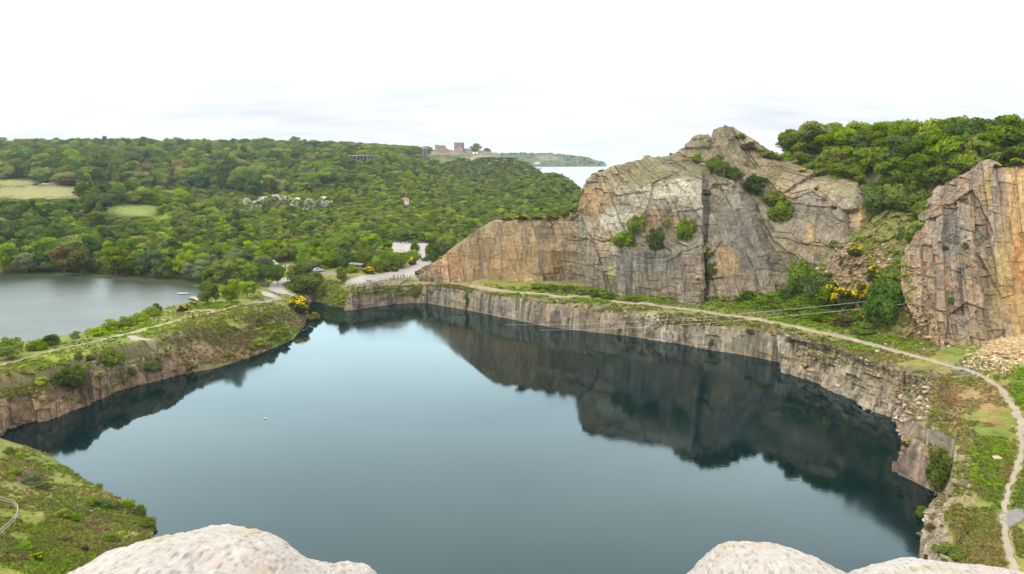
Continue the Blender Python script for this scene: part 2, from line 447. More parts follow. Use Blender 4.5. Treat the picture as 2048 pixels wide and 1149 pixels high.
BIG = [col((836,557,289),(836,553,291),(834,551,292)),
 col((862,558,288),(868,541,289),(872,527,291)),
 col((900,559,286),(905,525,287),(910,495,289)),
 col((948,560,283),(950,510,284),(952,464,287)),
 col((990,561,280),(990,500,281),(988,443,284)),
 col((1060,562,274),(1060,500,276),(1060,443,280)),
 col((1125,563,10.2),(1128,500,271),(1130,439,277)),
 col((1150,567,10.2),(1152,500,268),(1155,431,276)),
 col((1168,573,10.2),(1168,500,264),(1166,442,271),(1163,417,272),(1168,404,274),(1166,379,276)),
 col((1200,581,9.9),(1198,510,259),(1196,440,266),(1190,392,271),(1184,355,275)),
 col((1250,588,9.6),(1250,497,253),(1248,484,259),(1246,405,264),(1245,370,270),(1240,331,279)),
 col((1300,594,9.4),(1300,502,247),(1300,486,254),(1300,420,257),(1300,362,263),(1298,338,274),(1292,319,281)),
 col((1345,600,9.2),(1348,506,244),(1350,490,251),(1350,425,253),(1350,362,260),(1348,332,274),(1340,313,282)),
 col((1376,604,9.2),(1378,506,242),(1380,484,247),(1382,425,250),(1385,372,256),(1385,325,272),(1372,294,283)),
 col((1397,607,9.2),(1400,506,240),(1402,480,244),(1402,425,247),(1404,362,255),(1405,325,272),(1392,280,283)),
 col((1408,604,9.2),(1412,500,246),(1414,440,251),(1416,360,258),(1420,320,273),(1424,280,282)),
 col((1425,600,10),(1426,500,244),(1428,440,248),(1428,358,257),(1432,315,271),(1428,259,281)),
 col((1460,596,11),(1460,500,243),(1460,420,248),(1460,362,257),(1462,330,270),(1466,256,283)),
 col((1510,592,12),(1510,500,242),(1508,430,248),(1506,388,256),(1505,345,268),(1500,280,281)),
 col((1555,588,237),(1552,510,240),(1550,460,246),(1552,405,254),(1556,350,264),(1556,318,276)),
 col((1585,584,232),(1582,520,236),(1580,450,243),(1584,400,250),(1590,355,257),(1592,330,266)),
 col((1625,580,226),(1622,520,230),(1620,450,235),(1622,385,241),(1625,360,247),(1630,344,256)),
 col((1670,578,219),(1670,510,224),(1668,440,229),(1668,385,234),(1668,370,240),(1672,356,247)),
 col((1705,575,213),(1706,520,219),(1706,450,223),(1708,397,227),(1710,380,233),(1712,370,240)),
 col((1722,570,212),(1726,520,218),(1730,470,222),(1733,427,227),(1735,408,232),(1738,400,238))]
GUL = [col((1470,618,8.8),(1472,604,238.2),(1470,594,247.8)),
 col((1530,630,8.8),(1530,604,229.3),(1530,585,243.7)),
 col((1590,642,8.8),(1590,600,222.7),(1588,560,234.2),(1588,540,241.4)),
 col((1640,655,8.8),(1640,600,214.5),(1642,550,221.7),(1645,505,230.1),(1648,480,234.9)),
 col((1700,668,8.8),(1700,600,205.8),(1702,540,212.3),(1712,470,219.8),(1738,425,225.3),(1740,400,230.3)),
 col((1760,682,8.8),(1755,600,199.5),(1758,520,207.0),(1770,430,217.5),(1775,396,224.5)),
 col((1815,694,8.8),(1800,600,195.0),(1800,520,202.5),(1820,430,212.5),(1832,396,220.5)),
 col((1880,706,8.8),(1850,600,191.7),(1850,500,199.2),(1860,410,208.2),(1870,382,215.7))]
RCL = [col((1862,693,9.6),(1812,600,190.6),(1806,520,197.1),(1838,430,204.6),(1852,410,208.1)),
 col((1880,698,9.6),(1850,600,186.9),(1850,500,193.9),(1872,420,200.4),(1882,378,204.4)),
 col((1910,702,9.6),(1900,600,183.5),(1905,480,191.0),(1922,385,198.0),(1928,352,201.0)),
 col((1945,702,9.6),(1940,600,182.0),(1950,480,188.5),(1960,380,195.5),(1966,328,199.5)),
 col((1975,704,9.6),(1975,600,182.1),(1990,480,187.1),(1996,380,193.1),(1992,332,197.1)),
 col((2006,706,9.6),(2006,600,182.1),(2010,480,186.1),(2012,380,191.1),(2008,338,194.6)),
 col((2060,710,9.6),(2060,600,180.2),(2060,480,183.7),(2060,380,187.7),(2060,335,190.7)),
 col((2160,715,9.6),(2160,580,177.1),(2160,400,182.1),(2160,310,186.1)),
 col((2400,730,9.6),(2400,560,169.0),(2400,300,178.0))]
FOOT_V = -0.0
WALL = [  # lower walls round the water (foot z=0), rim depth worked out from the set-back
 [(1858,1140,0),(1864,1136,3),(1872,1132,6),(1880,1124,8.6)],
 [(1845,1108,0),(1862,1100,3),(1880,1096,6),(1893,1093,8.4)],
 [(1838,1080,0),(1862,1072,3),(1884,1062,5.5),(1898,1050,8.6)],
 [(1836,1050,0),(1868,1040,2.6),(1890,1010,5),(1905,975,8.7)],
 [(1862,1010,0),(1884,985,2.6),(1900,950,5),(1909,915,8.8)],
 [(1868,985,0),(1893,925,4.6),(1900,905,6),(1911,876,8.8)],
 [(1830,965,0),(1846,905,4.8),(1855,885,6),(1872,860,8.8)],
 [(1789,946,0),(1800,905,3.2),(1812,885,5),(1834,846,8.8)],
 [(1803,905,0),(1817,872,3.2),(1830,850,5),(1848,822,8.8)],
 [(1800,870,0),(1818,835,3.5),(1835,808,6),(1858,788,8.8)],
 [(1789,834,0),(1800,800,3.3),(1820,775,6),(1856,760,8.9)],
 [(1740,822,0),(1748,782,3.4),(1760,745,6.8),(1782,734,9)],
 [(1705,803,0),(1712,765,3.6),(1720,728,7.2),(1738,722,9)],
 [(1640,767,0),(1646,735,3.4),(1652,702,7),(1662,692,9)],
 [(1568,744,0),(1570,715,3),(1570,682,7),(1574,672,8.9)],
 [(1556,725,0),(1556,700,-0.5),(1556,672,-1.5),(1556,666,-3.2)],
 [(1500,713,0),(1500,690,-0.5),(1500,662,-1.5),(1500,655,-3.2)],
 [(1440,703,0),(1440,680,-0.5),(1440,655,-1.5),(1440,646,-3.2)],
 [(1350,687,0),(1350,668,-0.5),(1350,650,-1.5),(1350,634,-3.2)],
 [(1250,672,0),(1250,652,-0.5),(1250,630,-1.5),(1250,617,-3.2)],
 [(1100,655,0),(1100,634,-0.5),(1100,610,-1.5),(1100,600,-3.2)],
 [(1000,634,0),(1000,614,-0.5),(1000,592,-1.5),(1000,587,-3.2)],
 [(940,622,0),(940,604,-0.5),(940,584,-1.5),(940,578,-3.2)],
 [(900,615,0),(900,597,-0.5),(900,576,-1.5),(900,570,-3.2)],
 [(850,606,0),(848,590,-0.5),(846,571,-1.5),(845,564,-3.2)],
 [(828,606,0),(828,590,-0.5),(830,573,-1.5),(830,563,-3.2)],
 [(800,608,0),(800,594,-0.5),(800,574,-1.5),(800,562,-3.2)],
 [(750,613,0),(752,596,-0.5),(754,578,-1.5),(756,565,-3.2)],
 [(703,621,0),(708,604,-0.5),(712,588,-1.5),(716,573,-3.2)],
 [(688,622,0),(692,610,-0.5),(696,598,-1.5),(700,586,-3.2)]]
WALL2 = [  # left bank
 [(400,742,0),(396,728,-0.5),(390,718,-1.5),(384,708,-3.2)],
 [(355,752,0),(355,728,-0.5),(354,700,-1.5),(346,690,-3.2)],
 [(322,760,0),(318,738,-0.5),(306,708,-1.5),(300,694,-3.2)],
 [(290,768,0),(284,748,-0.5),(272,718,-1.5),(262,702,-3.2)],
 [(240,782,0),(238,762,-0.5),(238,732,-1.5),(232,714,-3.2)],
 [(200,800,0),(200,778,-0.5),(200,748,-1.5),(196,728,-3.2)],
 [(170,812,0),(170,790,-0.5),(172,748,-1.5),(178,730,-3.2)],
 [(130,829,0),(130,806,-0.5),(132,768,-1.5),(128,756,-3.2)],
 [(90,843,0),(90,820,-0.5),(90,776,-1.5),(86,764,-3.2)],
 [(55,848,0),(56,826,-0.5),(58,784,-1.5),(56,772,-3.2)],
 [(15,859,0),(16,836,-0.5),(18,794,-1.5),(14,780,-3.2)],
 [(6,872,0),(4,848,-0.5),(2,802,-1.5),(-4,786,-3.2)],
 [(-100,896,0),(-100,860,-0.5),(-100,820,-1.5),(-104,800,-3.2)]]

# hill body behind the faces
_hc = []
for c in BIG + GUL[5:7] + RCL:
    u = c[:, 0] / c[:, 1]
    _hc.append((u.mean(), c[0, 1], c[-1, 1], c[-1, 2]))
_hc.sort()
_hc = np.array(_hc)

def hill_h(x, y, b):
    u = x / np.maximum(y, 1)
    bY, tY, tz = (np.interp(u, _hc[:, 0], _hc[:, i]) for i in (1, 2, 3))
    f = np.clip((y - bY - 5) / (tY + 4 - bY - 5 + 1e-6), 0, 1)
    tz = tz - 3.5 * (1 - sstep(985, 1020, CX + F * u))
    z = b + (tz - 1.6 - b) * f
    s = np.maximum(y - tY - 4, 0)
    pxr = CX + F * u
    target = np.where(pxr > 1570, 55.0, tz - 7)
    top = tz - 1.6 + (target - tz + 1.6) * np.clip(s / np.where(pxr > 1570, 16, 38), 0, 1)
    top = np.where(pxr < 1160, tz - 1.6  + np.minimum(s, 22) * .03, top)
    z = np.where(s > 0, top, z)
    dec = np.where(pxr < 1160, 1 - sstep(24, 75, s), 1 - sstep(60, 260, s))
    z = b + (z - b) * dec
    on = (u > _hc[0, 0]) & (y > bY + 5) & (u < 3)
    return np.where(on, np.maximum(z, b), b), on

def land(x, y):
    x = np.asarray(x, float); y = np.asarray(y, float)
    b = base_h(x, y)
    r = np.hypot(x, y)
    p = np.stack([x, y, 0 * x], 1)
    b = b + fbm(p * .05, 3, 3) * np.clip((r - 220) / 400, .12, 1.6) + fbm(p * .3, 3, 4) * .18
    b, on = hill_h(x, y, b)
    dl, _ = poly_sd(x, y, LLW)
    b = np.where(dl > 7, b, np.where(dl > 0, HL + (np.maximum(b, HL + .6) - HL) * (1 - (1 - np.clip(dl / 7, 0, 1)) ** 1.6), np.maximum(HL + dl * .5, HL - 3)))
    dq, ex = poly_sd(x, y, QLW)
    d = dq - ex[:, 0]
    t = np.clip(d / ex[:, 1], 0, 1)
    b = np.where(d > 0, np.where(dq > 40, b, b * (1 - (1 - t) ** 1.5)), np.maximum(d * 1.2 - .3, -8))
    # lookout hill under the camera
    az = np.abs(np.arctan2(x, y))
    look = np.minimum(53.3, 54.3 - .66 * r + np.clip((az - 1.35) * 1.5, 0, 1) * .62 * r)
    look = look + fbm(p * .25, 3, 9) * np.clip(r / 40, .1, 1.2) - np.clip(r / 30, 0, 1)
    return np.maximum(b, np.where(az > 1.35, np.maximum(look, 40 - r * .02), look))

def land1(x, y): return float(land(np.array([x]), np.array([y]))[0])

def ground_at(px, py, z=9.0):
    """first meeting of the sight line with the land"""
    d = ray(px, py); d = d / d[1]
    Y = np.r_[np.arange(70, 420, .5), np.arange(420, 1200, 3.0)]
    f = H + d[2] * Y - np.maximum(land(d[0] * Y, Y), -.5)
    k = int(np.argmax(f < 0)) or len(Y) - 1
    y = Y[k - 1] + (Y[k] - Y[k - 1]) * f[k - 1] / (f[k - 1] - f[k] + 1e-9)
    return np.array([d[0] * y, y, H + d[2] * y])

# ------------------------------------------------------------------ gravel ways: centre lines (px, py, width m) or edge pairs
WAYS = {
 'quarry_path': ('c', M_PATH, [(826,555,1.80),(880,564,1.80),(940,573,1.80),(980,579,2.16),(1040,586,1.80),(1130,594,1.71),(1250,606,1.62),(1400,622,1.71),(1500,637,1.64),(1600,655,1.87),(1700,678,2.03),
     (1760,694,2.03),(1850,718,1.87),(1930,740,1.33),(1975,757,1.17),(2005,782,1.17),(2028,815,1.40),(2042,850,1.40),(2043,900,0.94),(2032,945,0.70),(2016,985,.8),(2010,1030,.8),(2014,1080,1.0),(2024,1118,1.1),(2036,1150,1.2)]),
 'path_bay': ('c', M_PATH, [(955,576,2),(972,582,3.4),(986,588,2.4),(1002,590,1.4),(1018,590,.5)]),
 'isthmus_path': ('c', M_PATH, [(-60,748,1.2),(0,731,1.3),(60,714,1.2),(120,699,.9),(180,686,.8),(230,673,1.6),(270,664,2.2),(320,650,1.7),(380,634,1.7),(450,619,1.4),(530,604,1.5),(556,597,2.2)]),
 'bare_patch': ('c', M_PATH, [(262,672,1.6),(276,678,3.4),(296,684,2.4),(312,689,1.0)]),
 'side_path': ('c', M_PATH, [(430,621,1.4),(395,622,1.6),(368,624,1.2)]),
 'lower_road': ('c', M_PLAZA, [(622,603,2),(605,598,3),(585,592,4.2),(566,586,4.8),(552,579,5.5),(556,570,6),(566,562,5.5),(577,556,4)]),
 'turning_place': ('c', M_PLAZA, [(528,583,1.5),(538,590,5.5),(552,596,4.5),(562,598,1.6)]),
 'plaza': ('e', M_PLAZA, [(690,573,693,561),(715,570,710,556),(740,566,730,551),(765,562,748,549),(790,558,765,547),(812,556,780,543),(832,555,793,538),(846,550,808,532),(853,543,822,527),
     (858,534,834,522),(864,527,837,515),(858,513,836,505),(857,500,835,498),(857,488,834,488)]),
 'car_park': ('e', M_PLAZA, [(782,508,784,485),(795,507,795,485),(808,506,806,486),(822,503,822,487)]),
 'grey_yard': ('c', M_GREY, [(632,547,2),(650,545,5.5),(672,546,5),(688,547,2)]),
 'wood_lane': ('c', M_PLAZA, [(552,536,2),(565,533,5.5),(578,530,2)]),
 'field_road': ('c', M_GREY, [(-20,383,4),(20,377,4.5),(45,373,5),(72,370,6),(100,367,6),(125,366,3)]),
 'gravel_patch': ('c', M_GREY, [(2013,1054,.5),(2022,1040,3.2),(2028,1028,3),(2036,1018,.6)]),
}
WAYLINES = []
WAYPAIRS = {}
for nm, (t, mt, L_) in WAYS.items():
    if t == 'c':
        P = np.array([ground_at(a, b) for a, b, w in L_]); w = np.array([e[2] for e in L_], float)
        d = np.gradient(P[:, :2], axis=0); d /= np.linalg.norm(d, axis=1, keepdims=True)
        nr = np.stack([-d[:, 1], d[:, 0]], 1)
        A = P[:, :2] + nr * w[:, None] / 2; B = P[:, :2] - nr * w[:, None] / 2
    else:
        A = np.array([ground_at(a, b)[:2] for a, b, c, d in L_]); B = np.array([ground_at(c, d)[:2] for a, b, c, d in L_])
    WAYPAIRS[nm] = (A, B)
    WAYLINES.append(((A + B) / 2, np.linalg.norm(A - B, axis=1)))

def way_gap(x, y):
    """distance outside the edge of the nearest gravel way (negative on it)"""
    best = np.full(len(x), 1e9)
    for C_, w in WAYLINES:
        for i in range(len(C_) - 1):
            a, b = C_[i], C_[i + 1]; e = b - a
            t = np.clip(((x - a[0]) * e[0] + (y - a[1]) * e[1]) / (e @ e + 1e-9), 0, 1)
            d = np.hypot(x - a[0] - t * e[0], y - a[1] - t * e[1]) - (w[i] * (1 - t) + w[i + 1] * t) / 2
            best = np.minimum(best, d)
    return best

def resample(P, n):
    d = np.r_[0, np.cumsum(np.linalg.norm(np.diff(P, axis=0), axis=1))]
    t = np.linspace(0, d[-1], n)
    return np.stack([np.interp(t, d, P[:, k]) for k in range(P.shape[1])], 1)

for nm, (A, B) in WAYPAIRS.items():
    C_ = np.concatenate([A, B], 1)
    ln = np.linalg.norm(np.diff((A + B) / 2, axis=0), axis=1).sum()
    Q = resample(C_, max(12, int(ln / .5)))
    for _ in range(3): Q[1:-1] = (Q[:-2] + 2 * Q[1:-1] + Q[2:]) / 4
    wd = np.linalg.norm(Q[:, :2] - Q[:, 2:], axis=1)
    m = max(5, min(24, int(wd.max() / .6) + 3))
    t = np.linspace(0, 1, m)[None, :, None]
    G = Q[:, None, :2] * (1 - t) + Q[:, None, 2:] * t
    e = fbm(np.concatenate([G.reshape(-1, 2), np.zeros((G.shape[0] * m, 1))], 1) * .7, 3, 21).reshape(G.shape[:2])
    side = (Q[:, 2:] - Q[:, :2]) / (wd[:, None] + 1e-6)
    G = G + side[:, None, :] * (e * .75 * (np.abs(t[..., 0] - .5) * 2) ** 2)[..., None]
    x, y = G[..., 0].ravel(), G[..., 1].ravel()
    z = land(x, y) + .045
    edge = (np.abs(np.linspace(0, 1, m) - .5) * 2)[None].repeat(len(Q), 0).ravel()
    z -= .10 * (edge > .99)
    V = np.stack([x, y, z], 1)
    o = link(nm, mesh_np(nm, V, grid_faces(len(Q), m)[:, ::-1], [WAYS[nm][1]]))
    tag(o, kind='structure')

# ------------------------------------------------------------------ paint (the real colours of soil, grass and stone)
def dabs(c, px, py, lst, p, seed=50):
    nz = fbm(p * .12, 3, seed) * .7 + fbm(p * .5, 2, seed + 4) * .35
    for (x, y, rx, ry, cc, w) in lst:
        m = w * sstep(0, .7, 1 - ((px - x) / rx) ** 2 - ((py - y) / ry) ** 2 + nz * .9)
        c[:] = c * (1 - m[:, None]) + np.array(cc) * m[:, None]
    return c

GRASS, LUSH, DRY, RED, HEATH, SOIL, FLOOR = (.205, .215, .045), (.14, .19, .034), (.29, .235, .095), (.30, .165, .08), (.17, .115, .065), (.27, .19, .13), (.045, .06, .02)
GROUND_DABS = [
 (1950,800,110,40,DRY,.7),(1975,790,70,25,(.33,.22,.11),.75),(1890,745,60,22,(.24,.2,.08),.8),(1990,820,30,18,RED,.5),(1925,730,45,14,(.2,.22,.1),.6),(1935,745,40,14,(.3,.3,.25),.55),
 (1985,850,28,22,RED,.7),(2010,945,26,20,RED,.85),(1912,840,14,60,RED,.6),(1960,870,60,25,LUSH,.9),(1980,930,50,60,LUSH,.8),(1940,1000,40,60,GRASS,.8),(1935,900,12,70,DRY,.6),
 (2045,780,30,60,LUSH,.9),(1918,1060,22,40,DRY,.6),(1960,1100,80,30,DRY,.55),(2010,1060,40,60,DRY,.5),(1900,790,25,30,RED,.5),
 (1700,700,160,14,DRY,.6),(1800,725,90,14,DRY,.55),(1640,668,200,7,DRY,.4),(1500,610,220,16,LUSH,.8),(1250,596,160,9,LUSH,.9),(1100,584,120,9,LUSH,.8),(1000,574,120,5,DRY,.5),(1750,680,90,14,LUSH,.8),
 (1150,612,200,14,(.2,.19,.07),.7),(1400,640,160,14,(.2,.18,.07),.7),(950,582,100,8,(.19,.18,.07),.6),
 (420,690,150,45,(.19,.15,.08),.75),(450,700,120,30,(.22,.15,.09),.7),(560,640,80,28,(.17,.14,.07),.8),(520,660,60,20,HEATH,.7),(380,712,60,25,(.21,.14,.08),.7),(450,640,90,14,GRASS,.7),(590,650,30,16,(.24,.16,.12),.7),
 (470,715,60,12,(.22,.17,.05),.6),(150,720,140,20,(.19,.225,.03),.9),(300,650,120,14,(.19,.215,.035),.8),(60,760,70,20,(.17,.19,.04),.7),(500,600,60,9,(.2,.215,.04),.8),
 (655,590,40,26,(.18,.205,.04),.8),(640,600,60,8,(.13,.15,.04),.6),
 (60,960,60,25,(.17,.15,.05),.7),(45,945,28,18,(.28,.19,.13),.7),(190,1050,60,25,(.26,.18,.12),.6),(170,1010,30,14,(.27,.2,.13),.5),(260,1030,40,18,(.22,.16,.09),.6),(120,1040,50,30,(.2,.215,.04),.6),
 (30,1120,60,20,HEATH,.8),(100,1135,80,14,(.2,.25,.04),.8),(70,1060,60,24,(.19,.22,.03),.7),
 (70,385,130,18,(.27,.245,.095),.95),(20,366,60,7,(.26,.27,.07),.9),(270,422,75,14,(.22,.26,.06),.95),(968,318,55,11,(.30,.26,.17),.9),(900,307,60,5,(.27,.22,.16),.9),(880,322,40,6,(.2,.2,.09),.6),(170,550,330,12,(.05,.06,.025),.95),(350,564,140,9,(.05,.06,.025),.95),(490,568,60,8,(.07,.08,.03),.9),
]

def ground_paint(V, n=None):
    px, py, dep = proj(V)
    x, y, z = V.T
    r = np.hypot(x, y)
    c = np.tile(np.array(GRASS), (len(V), 1))
    k = fbm(V * .06, 4, 31)[:, None]
    c = c * (1 - sstep(.0, .5, k)) + np.array(DRY) * sstep(.0, .5, k) * .6 + np.array(GRASS) * sstep(.0, .5, k) * .4
    k = fbm(V * .09, 4, 37)[:, None]
    c = c + (np.array(LUSH) - c) * sstep(.05, .45, k) * .8
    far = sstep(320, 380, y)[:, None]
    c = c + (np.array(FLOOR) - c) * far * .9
    c = dabs(c, px, py, GROUND_DABS, V)
    # lookout rock under the camera, steep banks: bare stone and soil
    lk = (1 - sstep(45, 66, r))[:, None]
    rock = np.array((.30, .25, .21)) * (1 + .3 * fbm(V * .4, 3, 77))[:, None]
    c = c + (rock - c) * lk
    if n is not None:
        st = (1 - sstep(.62, .8, n[:, 2]))[:, None] * (1 - far) * .7
        c = c + (np.array((.2, .15, .1)) - c) * st
    return np.clip(c, .01, .9)

# ------------------------------------------------------------------ the ground: one sheet, polar about the look-out, out past the far coast
azf = np.linspace(R(-36.5), R(36.5), 640)
az = np.r_[np.linspace(R(-180), R(-40), 60), azf, np.linspace(R(40), R(180), 60)]
rr = np.r_[np.geomspace(.6, 60, 60)[:-1], np.geomspace(60, 130, 170)[:-1], np.geomspace(130, 450, 330)[:-1], np.geomspace(450, 4100, 130)]
AZ, RR = np.meshgrid(az, rr)
gx, gy = (RR * np.sin(AZ)).ravel(), (RR * np.cos(AZ)).ravel()
gz = land(gx, gy)
wg = way_gap(gx, gy)
gz = gz - .13 * (1 - sstep(-.25, .25, wg)) * np.clip(np.hypot(gx, gy) / 150, 1, 3)
GV = np.stack([gx, gy, gz], 1)
g3 = GV.reshape(len(rr), len(az), 3)
gn = np.cross(np.gradient(g3, axis=1), np.gradient(g3, axis=0)).reshape(-1, 3)
gn /= np.linalg.norm(gn, axis=1, keepdims=True) + 1e-9; gn *= np.sign(gn[:, 2:3] + 1e-9)
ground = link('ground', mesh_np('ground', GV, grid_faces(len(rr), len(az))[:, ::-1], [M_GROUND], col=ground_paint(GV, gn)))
tag(ground, kind='structure')

# ------------------------------------------------------------------ rock faces
def patch(cols, nu, nv, lip=None, foot=2.0, soften=2):
    C2 = []
    for c in cols:
        c = np.array(c, float)
        f = c[0].copy(); f[2] -= foot
        c = np.vstack([f, c])
        if lip is not None:
            d = np.array([c[-1][0], c[-1][1]]); back = lip[0]
            dv = d / np.linalg.norm(d) if len(lip) < 3 else np.array(lip[2](c))
            a = c[-1].copy(); a[:2] += dv * back * .45; a[2] += .12
            b = c[-1].copy(); b[:2] += dv * back; b[2] += lip[1]
            c = np.vstack([c, a, b])
        C2.append(resample(c, nv))
    C2 = np.array(C2)
    mid = C2[:, nv // 2]
    d = np.r_[0, np.cumsum(np.maximum(np.linalg.norm(np.diff(C2[:, nv // 3], axis=0), axis=1), np.linalg.norm(np.diff(mid, axis=0), axis=1)))]
    t = np.linspace(0, d[-1], nu)
    k = np.clip(np.searchsorted(d, t, side='right') - 1, 0, len(d) - 2)
    w = ((t - d[k]) / (d[k + 1] - d[k] + 1e-9))[:, None, None]
    P = C2[k] * (1 - w) + C2[k + 1] * w
    for _ in range(soften): P[1:-1] = (P[:-2] + 2 * P[1:-1] + P[2:]) / 4
    for _ in range(2): P[:, 2:-2] = (P[:, 1:-3] + 2 * P[:, 2:-2] + P[:, 3:-1]) / 4
    return P

def normals(P):
    n = np.cross(np.gradient(P, axis=0), np.gradient(P, axis=1))
    n /= np.linalg.norm(n, axis=2, keepdims=True) + 1e-9
    v = np.array([0, 0, H]) - P
    return n * np.sign((n * v).sum(2, keepdims=True) + 1e-9)

def fracture(p, scales, seed, aniso=(1, 1, .62), warp=.28, crack=.5):
    a = np.array(aniso)
    wv = np.stack([fbm(p * .16, 2, seed + i) for i in (1, 2, 3)], 1) * warp * 2 + np.stack([fbm(p * .7, 2, seed + i) for i in (4, 5, 6)], 1) * warp * .5
    q = p + wv
    d = np.zeros(len(p)); ck = np.zeros(len(p))
    for i, (sz, amp) in enumerate(scales):
        s = q / sz * a
        F1, F2, cid, cc, tv = worley(s, seed + 40 * i + 9)
        d += amp * ((cid - .5) * 1.5 + ((s - cc) * tv).sum(1) * 2.2)
        e = 1 - sstep(0, .07, F2 - F1)
        d -= amp * crack * e * (.25 if i == 0 else 1)
        ck = np.maximum(ck, e * (.8 if i else .25))
    return d, ck

def blocks(p, ax, sx, sz, seed, tilt=0.0):
    s = (p[:, 0] * ax[0] + p[:, 1] * ax[1]) + tilt * p[:, 2] + fbm(p * .11, 2, seed + 60) * sx * .16
    def v1(t, key, sd):
        i = np.floor(t).astype(np.int64); F1 = np.full(len(t), 9.0); F2 = np.full(len(t), 9.0); c = np.zeros(len(t), np.int64); ctr = np.zeros(len(t))
        for d in (-1, 0, 1):
            cc = i + d + .5 + .8 * (_f(_h(i + d, key, key * 0 + 3, sd)) - .5); e = np.abs(t - cc); m = e < F1
            F2 = np.where(m, F1, np.minimum(F2, e)); F1 = np.where(m, e, F1); c = np.where(m, i + d, c); ctr = np.where(m, cc, ctr)
        return c, F2 - F1, t - ctr
    c1, e1, o1 = v1(s / sx, np.zeros(len(p), np.int64), seed)
    zz = p[:, 2] / sz + .25 * o1 * (_f(_h(c1, c1 * 0, c1 * 0, seed + 4)) - .5) + fbm(p * .2, 2, seed + 66) * .15
    c2, e2, o2 = v1(zz + _f(_h(c1, c1 * 0 + 1, c1 * 0, seed + 2)) * 5, c1, seed + 1)
    h = _f(_h(c1, c2, c1 * 0, seed + 3)); hc = _f(_h(c1, c1 * 0 + 7, c1 * 0, seed + 3))
    tl = _f(_h(c1, c2, c1 * 0 + 2, seed + 8)) - .5
    d = (h - .5) * 1.1 + (hc - .5) * .9 + o1 * tl * .9
    cr = np.maximum(1 - sstep(0, .10, e1), .8 * (1 - sstep(0, .10, e2)))
    return d, cr

def rock_face(name, cols, nu, nv, scales, seed, painter, lip, foot=2.0, amp=None, aniso=(1, 1, .62), crack=.4, mat=None, soften=2, blk=(), rough=1.0):
    P = patch(cols, nu, nv, lip, foot, soften)
    nrm = normals(P)
    p = P.reshape(-1, 3); n = nrm.reshape(-1, 3)
    px, py, _ = proj(p)
    d, ck = fracture(p, scales, seed, aniso, crack=crack)
    tone = np.ones(len(p))
    for (ax, sx, sz, am, tl) in blk:
        bd, bc = blocks(p, ax, sx, sz, seed + int(sx * 10), tl)
        if am > .25: tone *= 1 + .26 * np.clip(bd, -1, 1)
        d += bd * am - bc * am * .22; ck = np.maximum(ck, bc)
    d += fbm(p * .9, 4, seed + 3) * .18 * rough
    if amp is not None: d = amp(p, px, py, d)
    nh = n.copy(); nh[:, 2] *= .35; nh /= np.linalg.norm(nh, axis=1, keepdims=True)
    edge = np.ones((nu, nv)); edge[:, -max(3, nv // 40):] = .25
    Q = p + nh * (d * edge.ravel())[:, None]
    n2 = normals(Q.reshape(nu, nv, 3)).reshape(-1, 3)
    c = painter(Q, px, py, n2, ck, seed) * tone[:, None]
    f = grid_faces(nu, nv)
    a, b, cc_ = Q[f[0, 0]], Q[f[0, 1]], Q[f[0, 2]]
    o = link(name, mesh_np(name, Q, f, [mat or M_ROCK], col=np.clip(c, .015, .85), smooth=False))
    tag(o, kind='structure')
    return Q.reshape(nu, nv, 3)

GREY, TAN, PINK, OCHRE, PALE, STAIN, MOSS = (.235, .205, .172), (.27, .212, .145), (.255, .19, .148), (.34, .21, .09), (.37, .33, .29), (.085, .078, .075), (.15, .15, .055)
BIG_DABS = [
 (1000,500,190,100,(.31,.22,.13),.85),(960,540,120,40,(.36,.235,.13),.75),(1060,530,90,50,(.36,.245,.13),.8),(940,490,40,50,(.29,.21,.12),.6),(890,530,45,40,(.33,.185,.11),.7),(1120,480,40,60,(.26,.19,.115),.5),
 (1190,400,40,45,(.31,.215,.12),.8),(1180,400,20,30,(.37,.235,.12),.6),(1215,560,70,40,(.26,.21,.17),.5),(1160,540,40,40,GREY,.6),(1210,470,40,60,(.28,.22,.15),.5),
 (1290,520,90,28,(.21,.205,.205),.85),(1250,540,30,40,(.19,.19,.195),.7),(1240,445,44,34,(.42,.40,.37),.85),(1340,382,66,34,(.46,.42,.37),.95),(1300,392,44,26,(.47,.43,.38),.85),(1400,380,22,30,(.42,.385,.34),.7),(1330,430,50,40,(.22,.19,.155),.7),
 (1310,440,26,30,(.30,.2,.13),.6),(1260,350,70,30,(.23,.195,.13),.7),(1420,300,50,30,(.25,.22,.14),.6),(1470,320,60,40,(.24,.2,.15),.6),(1400,440,30,60,(.3,.28,.25),.6),
 (1452,530,26,46,(.37,.245,.125),.7),(1440,560,14,30,(.33,.23,.13),.5),(1480,450,50,60,(.21,.195,.19),.8),(1520,520,40,60,(.20,.18,.17),.7),(1500,370,60,25,(.24,.21,.2),.6),(1550,430,50,60,(.23,.205,.17),.7),(1620,440,60,60,(.215,.19,.175),.8),
 (1690,430,50,60,(.225,.19,.175),.8),(1690,520,40,50,(.28,.205,.17),.6),(1624,470,14,34,(.40,.275,.125),.7),(1640,500,16,16,(.38,.26,.13),.5),(1720,440,14,40,(.36,.24,.13),.7),(1640,400,40,20,(.25,.21,.19),.5),(1385,555,40,50,(.26,.2,.165),.6),(1330,580,60,25,(.25,.2,.16),.6),
 (1220,545,12,14,(.3,.32,.09),.7),(1570,540,40,40,(.235,.21,.18),.6),(1410,290,26,14,(.21,.19,.15),.5)]
